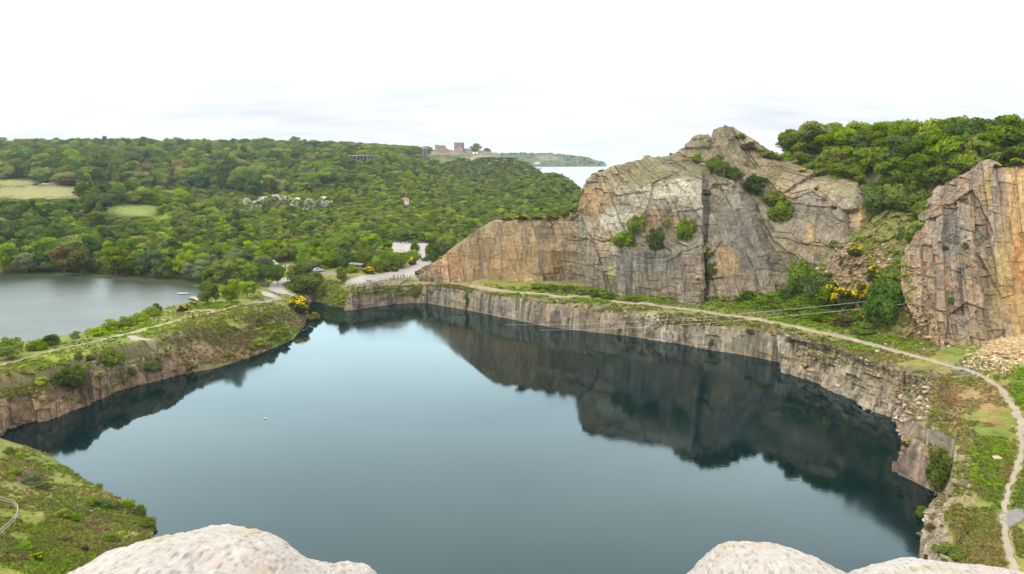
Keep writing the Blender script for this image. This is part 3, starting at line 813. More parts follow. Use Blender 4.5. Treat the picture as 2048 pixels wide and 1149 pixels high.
def big_paint(p, px, py, n, ck, seed):
    k = fbm(p * .045, 4, seed + 70)[:, None]
    c = np.array(GREY) * (1 - sstep(-.3, .3, k)) + np.array(TAN) * sstep(-.3, .3, k)
    k = fbm(p * .1, 3, seed + 75)[:, None]
    c = c + (np.array(PINK) - c) * sstep(.05, .4, k) * .6
    c = dabs(c, px, py, BIG_DABS, p, 61)
    s = fbm(p * np.array([.5, .5, .035]), 4, seed + 80)[:, None]
    c = c * (1 - .5 * sstep(.08, .4, s)) + np.array(STAIN) * .5 * sstep(.08, .4, s)
    s = fbm(p * np.array([.9, .9, .05]), 3, seed + 85)[:, None]
    c = c + (np.array(PALE) - c) * sstep(.2, .5, s) * .45
    up = sstep(.6, .9, n[:, 2])[:, None] * sstep(-.25, .25, fbm(p * .2, 3, seed + 90))[:, None]
    c = c + (np.array(MOSS) - c) * up * .75
    return c * (1 - .22 * ck[:, None])

def big_amp(p, px, py, d):
    smooth = sstep(0, .6, 1 - ((px - 1000) / 150) ** 2 - ((py - 500) / 85) ** 2)
    smooth = np.maximum(smooth, sstep(0, .6, 1 - ((px - 1480) / 55) ** 2 - ((py - 490) / 95) ** 2) * .75)
    smooth = np.maximum(smooth, sstep(0, .6, 1 - ((px - 1290) / 95) ** 2 - ((py - 545) / 45) ** 2) * .75)
    out = d * (1 - .68 * smooth)
    # the vertical cleft right of the pale buttress and the square hollow by the gully
    out -= 2.2 * sstep(0, .5, 1 - ((px - 1411) / 7) ** 2) * sstep(330, 370, py)
    out -= 3.0 * sstep(0, .35, 1 - np.maximum(np.abs(px - 1702) / 15, np.abs(py - 448) / 30))
    out += 1.2 * sstep(0, .3, 1 - np.maximum(np.abs(px - 1396) / 28, np.abs(py - 287) / 12))
    return out

def rc_paint(p, px, py, n, ck, seed):
    k = fbm(p * .06, 4, seed + 70)[:, None]
    c = np.array((.245, .20, .17)) * (1 - sstep(-.3, .3, k)) + np.array((.28, .21, .155)) * sstep(-.3, .3, k)
    q = p @ np.array([[.9, 0, .12], [0, .5, 0], [0, 0, .06]]).T
    s = fbm(q * .55, 4, seed + 80)[:, None]
    c = c + (np.array((.33, .27, .24)) - c) * sstep(.1, .45, s) * .6
    c = c + (np.array((.16, .14, .14)) - c) * sstep(.1, .45, -s) * .6
    s = fbm(q * 1.1 + 9, 3, seed + 83)[:, None]
    c = c + (np.array((.34, .185, .12)) - c) * sstep(.12, .42, s) * .6
    L_ = [(1838,660,50,60,(.33,.22,.13),.7),(1825,560,26,60,(.31,.21,.14),.7),(1900,470,40,60,(.17,.165,.175),.6),(1975,380,16,40,(.27,.2,.09),.7),(2035,480,36,200,(.45,.30,.165),1),(2010,420,10,100,(.40,.30,.22),.6),
          (2000,560,18,120,(.36,.28,.15),.9),(2040,600,40,60,(.42,.27,.135),.9),(2040,520,16,60,(.42,.19,.07),.7),(2100,500,60,260,(.44,.29,.15),1),(1930,640,60,40,(.25,.2,.17),.6),(1890,690,40,16,(.34,.24,.18),.7),(1965,680,50,30,(.3,.235,.16),.8),
          (1920,590,14,90,(.14,.12,.13),.5)]
    c = dabs(c, px, py, L_, p, 65)
    up = sstep(.65, .9, n[:, 2])[:, None] * sstep(.0, .3, fbm(p * .2, 3, seed + 90))[:, None]
    c = c + (np.array(MOSS) - c) * up * .6
    return c * (1 - .25 * ck[:, None])

def rc_amp(p, px, py, d):
    return d * (1 - .55 * sstep(1988, 2006, px))

def gul_paint(p, px, py, n, ck, seed):
    k = fbm(p * .09, 4, seed + 70)[:, None]
    c = np.array((.155, .165, .045)) * (1 - sstep(-.2, .3, k)) + np.array((.27, .205, .10)) * sstep(-.2, .3, k)
    L_ = [(1720,540,60,50,(.29,.2,.12),.6),(1765,440,60,40,(.19,.2,.06),.85),(1745,600,40,40,(.15,.17,.05),.7),(1700,600,50,25,(.25,.2,.1),.6),(1590,600,120,40,(.075,.115,.025),.9),(1760,640,90,45,(.085,.115,.03),.9),(1830,640,30,50,(.33,.215,.13),.8),
          (1770,515,12,24,(.40,.27,.22),.9),(1740,490,20,40,(.31,.22,.12),.5),(1720,555,26,18,(.35,.24,.19),.8),(1690,525,36,40,(.30,.215,.16),.8),(1850,690,30,14,(.30,.2,.12),.8),(1700,655,120,14,(.10,.15,.03),.8)]
    return dabs(c, px, py, L_, p, 67) * (1 - .3 * ck[:, None])

big = rock_face('quarry_cliff', BIG, 1150, 330, [(15, .9), (6, .14), (2.0, .1)], 101, big_paint, (9, -2.6), foot=4.5, amp=big_amp, blk=[((1, .25), 8, 9, .9, .12), ((1, .25), 2.8, 2.6, .55, .12), ((.9, .3), 1.2, 1.0, .2, .15)], crack=.08)
gul = rock_face('scree_slope', GUL, 420, 240, [(6, .8), (2.2, .5), (.9, .25)], 202, gul_paint, (8, -1.0), foot=.8, aniso=(1, 1, 1), crack=.2)
rcl = rock_face('side_cliff', RCL, 520, 330, [(9, 1.0), (3.4, .2), (1.3, .14)], 303, rc_paint, (8, -2.2), amp=rc_amp, aniso=(1.2, 1, .5), blk=[((.75, -.66), 3.2, 6, .85, .3), ((.75, -.66), 1.3, 2.0, .38, .3)], crack=.15)

def wall_cols(spec):
    out = []
    for colp in spec:
        f = WZ(colp[0][0], colp[0][1], 0)
        out.append(np.array([f] + [WZ(a, b, z) if z > 0 else WY(a, b, f[1] - z) for a, b, z in colp[1:]]))
    return out

WALL_DABS = [(1790,900,60,60,(.24,.165,.14),.6),(1840,930,60,50,(.25,.165,.145),.7),(1870,870,36,20,(.27,.25,.24),.7),(1820,800,50,60,(.33,.24,.21),.6),(1862,790,10,40,(.5,.45,.43),.7),(1720,770,40,40,(.27,.215,.155),.7),
 (1770,770,50,40,(.27,.225,.15),.7),(1570,690,14,24,(.42,.38,.35),.8),(1600,720,40,40,(.24,.195,.17),.5),(1450,680,110,30,(.25,.235,.21),.6),(1335,668,20,24,(.48,.45,.42),.75),(1380,676,26,16,(.35,.3,.28),.5),
 (1200,645,140,26,(.27,.21,.165),.6),(1000,610,90,24,(.24,.215,.2),.6),(890,590,50,20,(.22,.205,.195),.7),(770,590,60,20,(.22,.17,.125),.7),(720,605,26,16,(.28,.22,.17),.6),(1880,1000,20,50,(.3,.215,.165),.8),(1868,1050,20,30,(.28,.2,.15),.7)]
def wall_paint(p, px, py, n, ck, seed):
    k = fbm(p * .1, 4, seed + 70)[:, None]
    c = np.array((.285, .24, .195)) * (1 - sstep(-.3, .3, k)) + np.array((.33, .26, .195)) * sstep(-.3, .3, k)
    c = dabs(c, px, py, WALL_DABS, p, 71)
    s = fbm(p * np.array([.55, .55, .05]), 4, seed + 80)[:, None]
    c = c + (np.array((.09, .085, .085)) - c) * sstep(.1, .42, s) * .75
    s = fbm(p * np.array([1.1, 1.1, .07]) + 30, 3, seed + 85)[:, None]
    c = c + (np.array((.42, .37, .33)) - c) * sstep(.22, .5, s) * .55
    up = sstep(.62, .85, n[:, 2])[:, None] * sstep(5.2, 7.2, p[:, 2] - 2.4 * (px > 1562))[:, None]
    g = np.array((.17, .165, .06)) + (np.array((.24, .19, .085)) - np.array((.17, .165, .06))) * sstep(-.2, .3, fbm(p * .15, 3, 5))[:, None]
    c = c + (g - c) * up
    wl = (1 - sstep(.05, .5, p[:, 2] + .2 * fbm(p * .8, 2, 6)))[:, None]
    c = c + (np.array((.30, .28, .25)) - c) * wl * .5
    return c * (1 - .25 * ck[:, None])

def wall_amp(p, px, py, d):
    sm = sstep(690, 900, px) * (1 - sstep(1250, 1420, px)) + sstep(1430, 1450, px) * (1 - sstep(1545, 1560, px))
    out = d * (1 - .8 * np.clip(sm, 0, 1)) * np.clip(.35 + p[:, 1] * 0 + .65, 0, 1)
    out = np.where(px > 1562, out * 1.25, out)
    return np.where((px > 1795) & (px < 1912) & (py > 842) & (py < 990), out * .14, out)

def left_amp(p, px, py, d): return d * .75

_back = lambda c: (lambda v: v / (np.linalg.norm(v) + 1e-9))((c[-1] - c[1])[:2] + 1e-6)
W1 = rock_face('quarry_wall', wall_cols(WALL), 1500, 110, [(7, .5), (2.4, .12), (.9, .05)], 404, wall_paint, (5.5, -.5, _back), foot=3.5, amp=wall_amp, aniso=(1, 1, .55), blk=[((.8, -.6), 4.0, 3.2, .9, .05), ((.8, -.6), 1.6, 1.4, .42, .08)], crack=.12, rough=.5)
W2 = rock_face('bank_wall', wall_cols(WALL2), 620, 100, [(6, .6), (2.2, .3), (.9, .12)], 505,
     lambda p, px, py, n, ck, seed: wall_paint(p, px, py, n, ck, seed) * np.where((n[:, 2:3] > .6) & (p[:, 2:3] > 4.5), np.array([[.85, 1.15, .75]]), np.array([[.95, .83, .76]])), (5.0, -.5, _back), foot=3.5, amp=left_amp, aniso=(1, 1, .7), blk=[((.8, .6), 2.8, 2.2, .45, .1), ((.8, .6), 1.0, .8, .2, .1)], crack=.3)

# ------------------------------------------------------------------ water
def sheet(name, P, z, mat, nx=2):
    bm = bmesh.new()
    bm.faces.new([bm.verts.new((a, b, z)) for a, b in P])
    bmesh.ops.recalc_face_normals(bm, faces=bm.faces[:])
    if bm.faces[:][0].normal.z < 0: bmesh.ops.reverse_faces(bm, faces=bm.faces[:])
    bmesh.ops.triangulate(bm, faces=bm.faces[:])
    me = bpy.data.meshes.new(name); bm.to_mesh(me); bm.free(); me.materials.append(mat)
    return tag(link(name, me), kind='structure')

M_LAKE = water_mat('deep_quarry_water', (.0015, .0095, .011), .015, [(.9, .014, .18), (3.5, .005, .16)], .1, gcol=(.80, .93, .945))
M_LAKE2 = water_mat('rippled_lake_water', (.050, .062, .040), .30, [(.6, .22, .9), (2.0, .09, .9)], .1)
M_SEA = water_mat('open_sea', (.14, .19, .24), .3, [(.08, .2, .2)], .05)
xs = [QLW[:, 0].min() - 6, QLW[:, 0].max() + 8, QLW[:, 1].min() - 4, QLW[:, 1].max() + 6]
sheet('quarry_lake', [(xs[0], xs[2]), (xs[1], xs[2]), (xs[1], xs[3]), (xs[0], xs[3])], 0, M_LAKE)
c0 = LLW.mean(0)
grow = LLW + (LLW - c0) / np.linalg.norm(LLW - c0, axis=1, keepdims=True) * 4.0
sheet('lake_water', [tuple(p) for p in grow], HL, M_LAKE2)
SEA = -6.0
sheet('sea', [(-400, 640), (3800, 640), (3800, 4200), (-2000, 4200)], SEA, M_SEA)

# far headland across the bay
hx = np.linspace(870, 1222, 280)
ys = np.linspace(0, 1, 46)
crest = np.interp(hx, [870,940,1000,1030,1060,1095,1130,1160,1185,1200,1213,1219,1222], [314,311,309,307.5,306.8,308.5,311.5,315,319.5,325,330.5,334,337])
HV = []
for i, a in enumerate(hx):
    zt = WY(a, crest[i], 3150)[2]
    for t in ys:
        Y = 2900 + 560 * t
        prof = math.sin(min(t / .45, 1) * math.pi / 2) ** .8 if t < .45 else 1 - ((t - .45) / .55) ** 2
        p = WY(a, 300, Y); p[2] = -8 + (zt + 8) * prof
        HV.append(p)
HV = np.array(HV)
HV[:, 2] += fbm(HV * .02, 4, 88) * 5 * np.clip((HV[:, 2] + 8) / 20, 0, 1)
hcol = np.tile(np.array((.07, .10, .035)), (len(HV), 1))
hcol = dabs(hcol, *proj(HV)[:2], [(1095,317,28,6,(.22,.15,.08),.8),(1180,337,50,3,(.3,.22,.17),.9),(1140,340,60,2,(.32,.27,.22),.9)], HV * .1)
headland = link('headland', mesh_np('headland', HV, grid_faces(len(hx), len(ys)), [M_GROUND], col=hcol))
tag(headland, kind='structure')
# ------------------------------------------------------------------ leaves, crowns, bushes
BRI = leaf_mat('leaf_bright', (.075, .135, .014), (.28, .345, .045))
MID = leaf_mat('leaf_mid', (.05, .10, .016), (.205, .275, .045))
DRK = leaf_mat('leaf_dark', (.028, .06, .016), (.105, .165, .04))
OLI = leaf_mat('leaf_olive', (.08, .105, .022), (.235, .255, .06))
SIL = leaf_mat('leaf_silver', (.08, .115, .05), (.21, .245, .11))
GRN = leaf_mat('leaf_gorse', (.020, .036, .012), (.080, .100, .025))
YEL = leaf_mat('gorse_flower', (.58, .42, .012), (.85, .66, .03), trans=.15)
WHT = leaf_mat('hawthorn_flower', (.58, .60, .46), (.80, .80, .68), trans=.15)
TWG = leaf_mat('bare_twig', (.16, .14, .12), (.30, .27, .24), trans=0)
BROWN = leaf_mat('heather_leaf', (.05, .036, .02), (.17, .125, .06), trans=.15)

def unit(a): return a / (np.linalg.norm(a, axis=-1, keepdims=True) + 1e-9)

def leafcloud(seed, blobs, n, size, fill=.2, up=.35, tip=None):
    g = np.random.default_rng(seed)
    b = np.asarray(blobs, float)
    w = b[:, 3] ** 2; w /= w.sum()
    k = g.choice(len(b), int(n * 2.2), p=w)
    d = unit(g.normal(size=(len(k), 3))); d[:, 2] = np.abs(d[:, 2]) * np.where(g.random(len(k)) < .72, 1, -1)
    sq = b[:, 4] if b.shape[1] > 4 else np.ones(len(b))
    rr_ = b[k, 3] * np.where(g.random(len(k)) < fill, g.uniform(.35, .75, len(k)), g.uniform(.78, 1.12, len(k)))
    p = b[k, :3] + d * rr_[:, None] * np.stack([np.ones(len(k)), np.ones(len(k)), sq[k]], 1)
    keep = np.ones(len(k), bool)
    for j in range(len(b)):
        e = (p - b[j, :3]) / np.array([1, 1, sq[j]])
        keep &= (np.sqrt((e ** 2).sum(1)) > b[j, 3] * .62) | (k == j)
    keep &= p[:, 2] > 0
    p, d, k = p[keep][:n], d[keep][:n], k[keep][:n]
    m = len(p)
    nn = unit(d * 1.25 + g.normal(size=(m, 3)) * .42 + np.array([0, 0, up * .6]))
    t = unit(np.cross(nn, g.normal(size=(m, 3)))); bt = np.cross(nn, t)
    s = size * g.uniform(.55, 1.25, m)[:, None]; a = g.uniform(.55, 1, m)[:, None]
    j4 = g.uniform(.7, 1.2, (4, m, 1))
    V = np.stack([p + t * s * j4[0], p + bt * s * a * j4[1], p - t * s * j4[2], p - bt * s * a * j4[3]], 1).reshape(-1, 3)
    br = g.uniform(-.28, .28, len(b))
    tint = np.clip(.5 + br[k] + g.normal(0, .17, m), 0, 1)
    return V, np.arange(m * 4).reshape(-1, 4), np.repeat(tint, 4)

def blobs_round(seed, R_, z0, z1, n, r0, r1, flat=.8, lean=0):
    g = np.random.default_rng(seed); o = []
    for i in range(n):
        a = g.uniform(0, 2 * math.pi); f = math.sqrt(g.uniform(0, 1)); h = g.uniform(0, 1)
        prof = math.sin(math.pi * (.16 + .76 * h)) ** .7
        r = R_ * f * prof * .82
        o.append((r * math.cos(a) + lean * h, r * math.sin(a), z0 + (z1 - z0) * h, g.uniform(r0, r1) * (1.1 - .35 * h), flat))
    return o

def cmesh(name, data, mat):
    return mesh_np(name, data[0], data[1], [mat], smooth=False, tint=data[2])

# tree crowns, 10 m tall
CROWNS = []
for i in range(5):   # broad rounded
    CROWNS.append(leafcloud(40 + i, blobs_round(60 + i, 3.9, 2.9, 8.7, 22 + i, 1.1, 2.0), 3000, .33))
for i in range(3):   # taller, narrower
    CROWNS.append(leafcloud(50 + i, blobs_round(70 + i, 2.7, 2.6, 9.0, 20, .9, 1.55, .95), 2600, .31))
CR_DATA = {}
RUS = leaf_mat('leaf_russet', (.085, .066, .03), (.215, .175, .075))
PAL = {'russet': RUS, 'bright': BRI, 'mid': MID, 'dark': DRK, 'olive': OLI, 'silver': SIL}
def crown_me(i, colr):
    k = (i, colr)
    if k not in CR_DATA: CR_DATA[k] = cmesh('crown', CROWNS[i], PAL[colr])
    return CR_DATA[k]

def trunk_mesh(seed, h=10.0, lean=.3, r=.2, limbs=5, top=.75):
    g = random.Random(seed); bm = bmesh.new()
    def limb(p, d, ln, r0, r1, n=4):
        prev = None; q = Vector(p); d = Vector(d).normalized()
        for i in range(n + 1):
            t = i / n; rad = r0 + (r1 - r0) * t
            u = d.orthogonal().normalized(); v = d.cross(u)
            ring = [bm.verts.new(q + (u * math.cos(a) + v * math.sin(a)) * rad) for a in [k * math.tau / 6 for k in range(6)]]
            if prev:
                for k in range(6): bm.faces.new((prev[k], prev[(k + 1) % 6], ring[(k + 1) % 6], ring[k]))
            prev = ring; q = q + d * ln / n
            d = (d + Vector((g.uniform(-.12, .12), g.uniform(-.12, .12), .04))).normalized()
        return q
    limb((0, 0, -.4), (lean * .1, lean * .05, 1), h * top, r, r * .35, 6)
    for i in range(limbs):
        a = i * 2.4 + g.random(); z = h * g.uniform(.22, .5)
        limb((lean * .1 * z, lean * .05 * z, z), (math.cos(a), math.sin(a), g.uniform(.7, 1.2)), h * g.uniform(.25, .38), r * .5, r * .15)
    me = bpy.data.meshes.new('trunk'); bm.to_mesh(me); bm.free(); me.materials.append(M_BARK)
    return me
TRUNKS = [trunk_mesh(i) for i in range(4)]

# bushes: unit height, unit width
BUSHES = []
for i in range(4):
    g = np.random.default_rng(300 + i)
    bl = [(0, 0, .34, .36, 1)] + [(.34 * math.cos(a), .34 * math.sin(a), g.uniform(.18, .5), g.uniform(.17, .27), 1) for a in g.uniform(0, 6.28, 8)] + [(g.uniform(-.2, .2), g.uniform(-.2, .2), g.uniform(.6, .8), g.uniform(.14, .22), 1) for _ in range(4)]
    BUSHES.append(leafcloud(310 + i, bl, 1500, .055, fill=.15))
BIGB = []
for i in range(2):
    g = np.random.default_rng(330 + i)
    bl = [(0, 0, .4, .34, 1)] + [(.32 * math.cos(a), .32 * math.sin(a), g.uniform(.2, .65), g.uniform(.13, .22), 1) for a in g.uniform(0, 6.28, 12)] + [(g.uniform(-.22, .22), g.uniform(-.22, .22), g.uniform(.6, .86), g.uniform(.1, .16), 1) for _ in range(7)]
    BIGB.append(leafcloud(340 + i, bl, 3400, .036, fill=.15))
COLM = leafcloud(350, [(0, 0, .12 + .1 * i, .17 - .012 * abs(i - 3), 1) for i in range(8)], 900, .05)
IVY = leafcloud(351, [(random.uniform(-.25, .25), random.uniform(-.2, .2), .06 + .09 * i, .18, 1) for i in range(11)], 1200, .05)
BU_DATA = {}
def bush_me(kind, i, colr):
    k = (kind, i, colr)
    if k not in BU_DATA:
        src = {'bush': BUSHES, 'big': BIGB, 'column': [COLM], 'ivy': [IVY]}[kind]
        mats = dict(PAL, gorse=GRN, brown=BROWN)
        BU_DATA[k] = cmesh('foliage', src[i % len(src)], mats[colr])
    return BU_DATA[k]
# flower sprays on gorse / hawthorn
def flower_data(seed, n, r=.5, size=.05):
    g = np.random.default_rng(seed)
    bl = [(.3 * math.cos(a), .3 * math.sin(a), g.uniform(.3, .75), g.uniform(.12, .22), 1) for a in g.uniform(0, 6.28, 9)] + [(g.uniform(-.15, .15), g.uniform(-.15, .15), .78, .2, 1) for _ in range(3)]
    return leafcloud(seed, bl, n, size, fill=0, up=.6)
FLOW = [cmesh('blossoms', flower_data(400 + i, 650, size=.042), YEL) for i in range(3)]
FLOWS = [cmesh('blossoms', flower_data(410 + i, 260, size=.042), YEL) for i in range(3)]
FLOWW = [cmesh('blossoms', flower_data(420 + i, 420, size=.05), WHT) for i in range(2)]
STEM = None

bpy.context.view_layer.update()
DG = bpy.context.evaluated_depsgraph_get()
EYE = Vector((0, 0, H))
_cast_ok = {'ground', 'quarry_cliff', 'scree_slope', 'side_cliff', 'quarry_wall', 'bank_wall', 'headland', 'quarry_lake', 'lake_water', 'sea'}
def hit(px, py):
    d = Vector(ray(px, py)).normalized()
    ok, loc, nr, _, ob, _ = S.ray_cast(DG, EYE, d)
    return (loc, nr, ob.name) if ok else (None, None, None)

def stemmesh(seed):
    g = random.Random(seed); m = MB()
    for i in range(5):
        a = i * 1.3; m.bar((0, 0, -.08), (.22 * math.cos(a), .22 * math.sin(a), g.uniform(.35, .6)), .018, 5, .006)
    o = m.build('stem', M_BARK); me = o.data; bpy.data.objects.remove(o); return me
STEMS = [stemmesh(1), stemmesh(2)]

N_TREES = [0]
def plant_bush(px, py, hpx, wpx, kind, colr, label, cat='bush', name='bush', group=None, flowers=None, dz=0):
    loc, nr, on = hit(px, py)
    if loc is None: return None
    dep = proj(np.array(loc))[2]
    h, w_ = hpx * dep / F, wpx * dep / F
    i = random.randrange(4)
    loc = Vector(loc); loc.y += w_ * .12
    r = empty(name, loc - Vector((0, 0, .08 * h - dz)), random.uniform(0, 6.28), label, cat, group)
    r.scale = (w_, w_, h)
    link('foliage', bush_me(kind, i, colr), r)
    link('stem', STEMS[i % 2], r)
    if flowers: link('blossoms', random.choice(flowers), r)
    return r

def plant_tree(P, h, i, colr, label, group, rz=None, wf=1.0, name='broadleaf_tree'):
    r = empty(name, P, random.uniform(0, 6.28) if rz is None else rz, label, 'tree', group)
    s = h / 10.0; r.scale = (s * wf, s * wf, s)
    link('crown', crown_me(i, colr), r); link('trunk', TRUNKS[i % 4], r)
    N_TREES[0] += 1
    return r

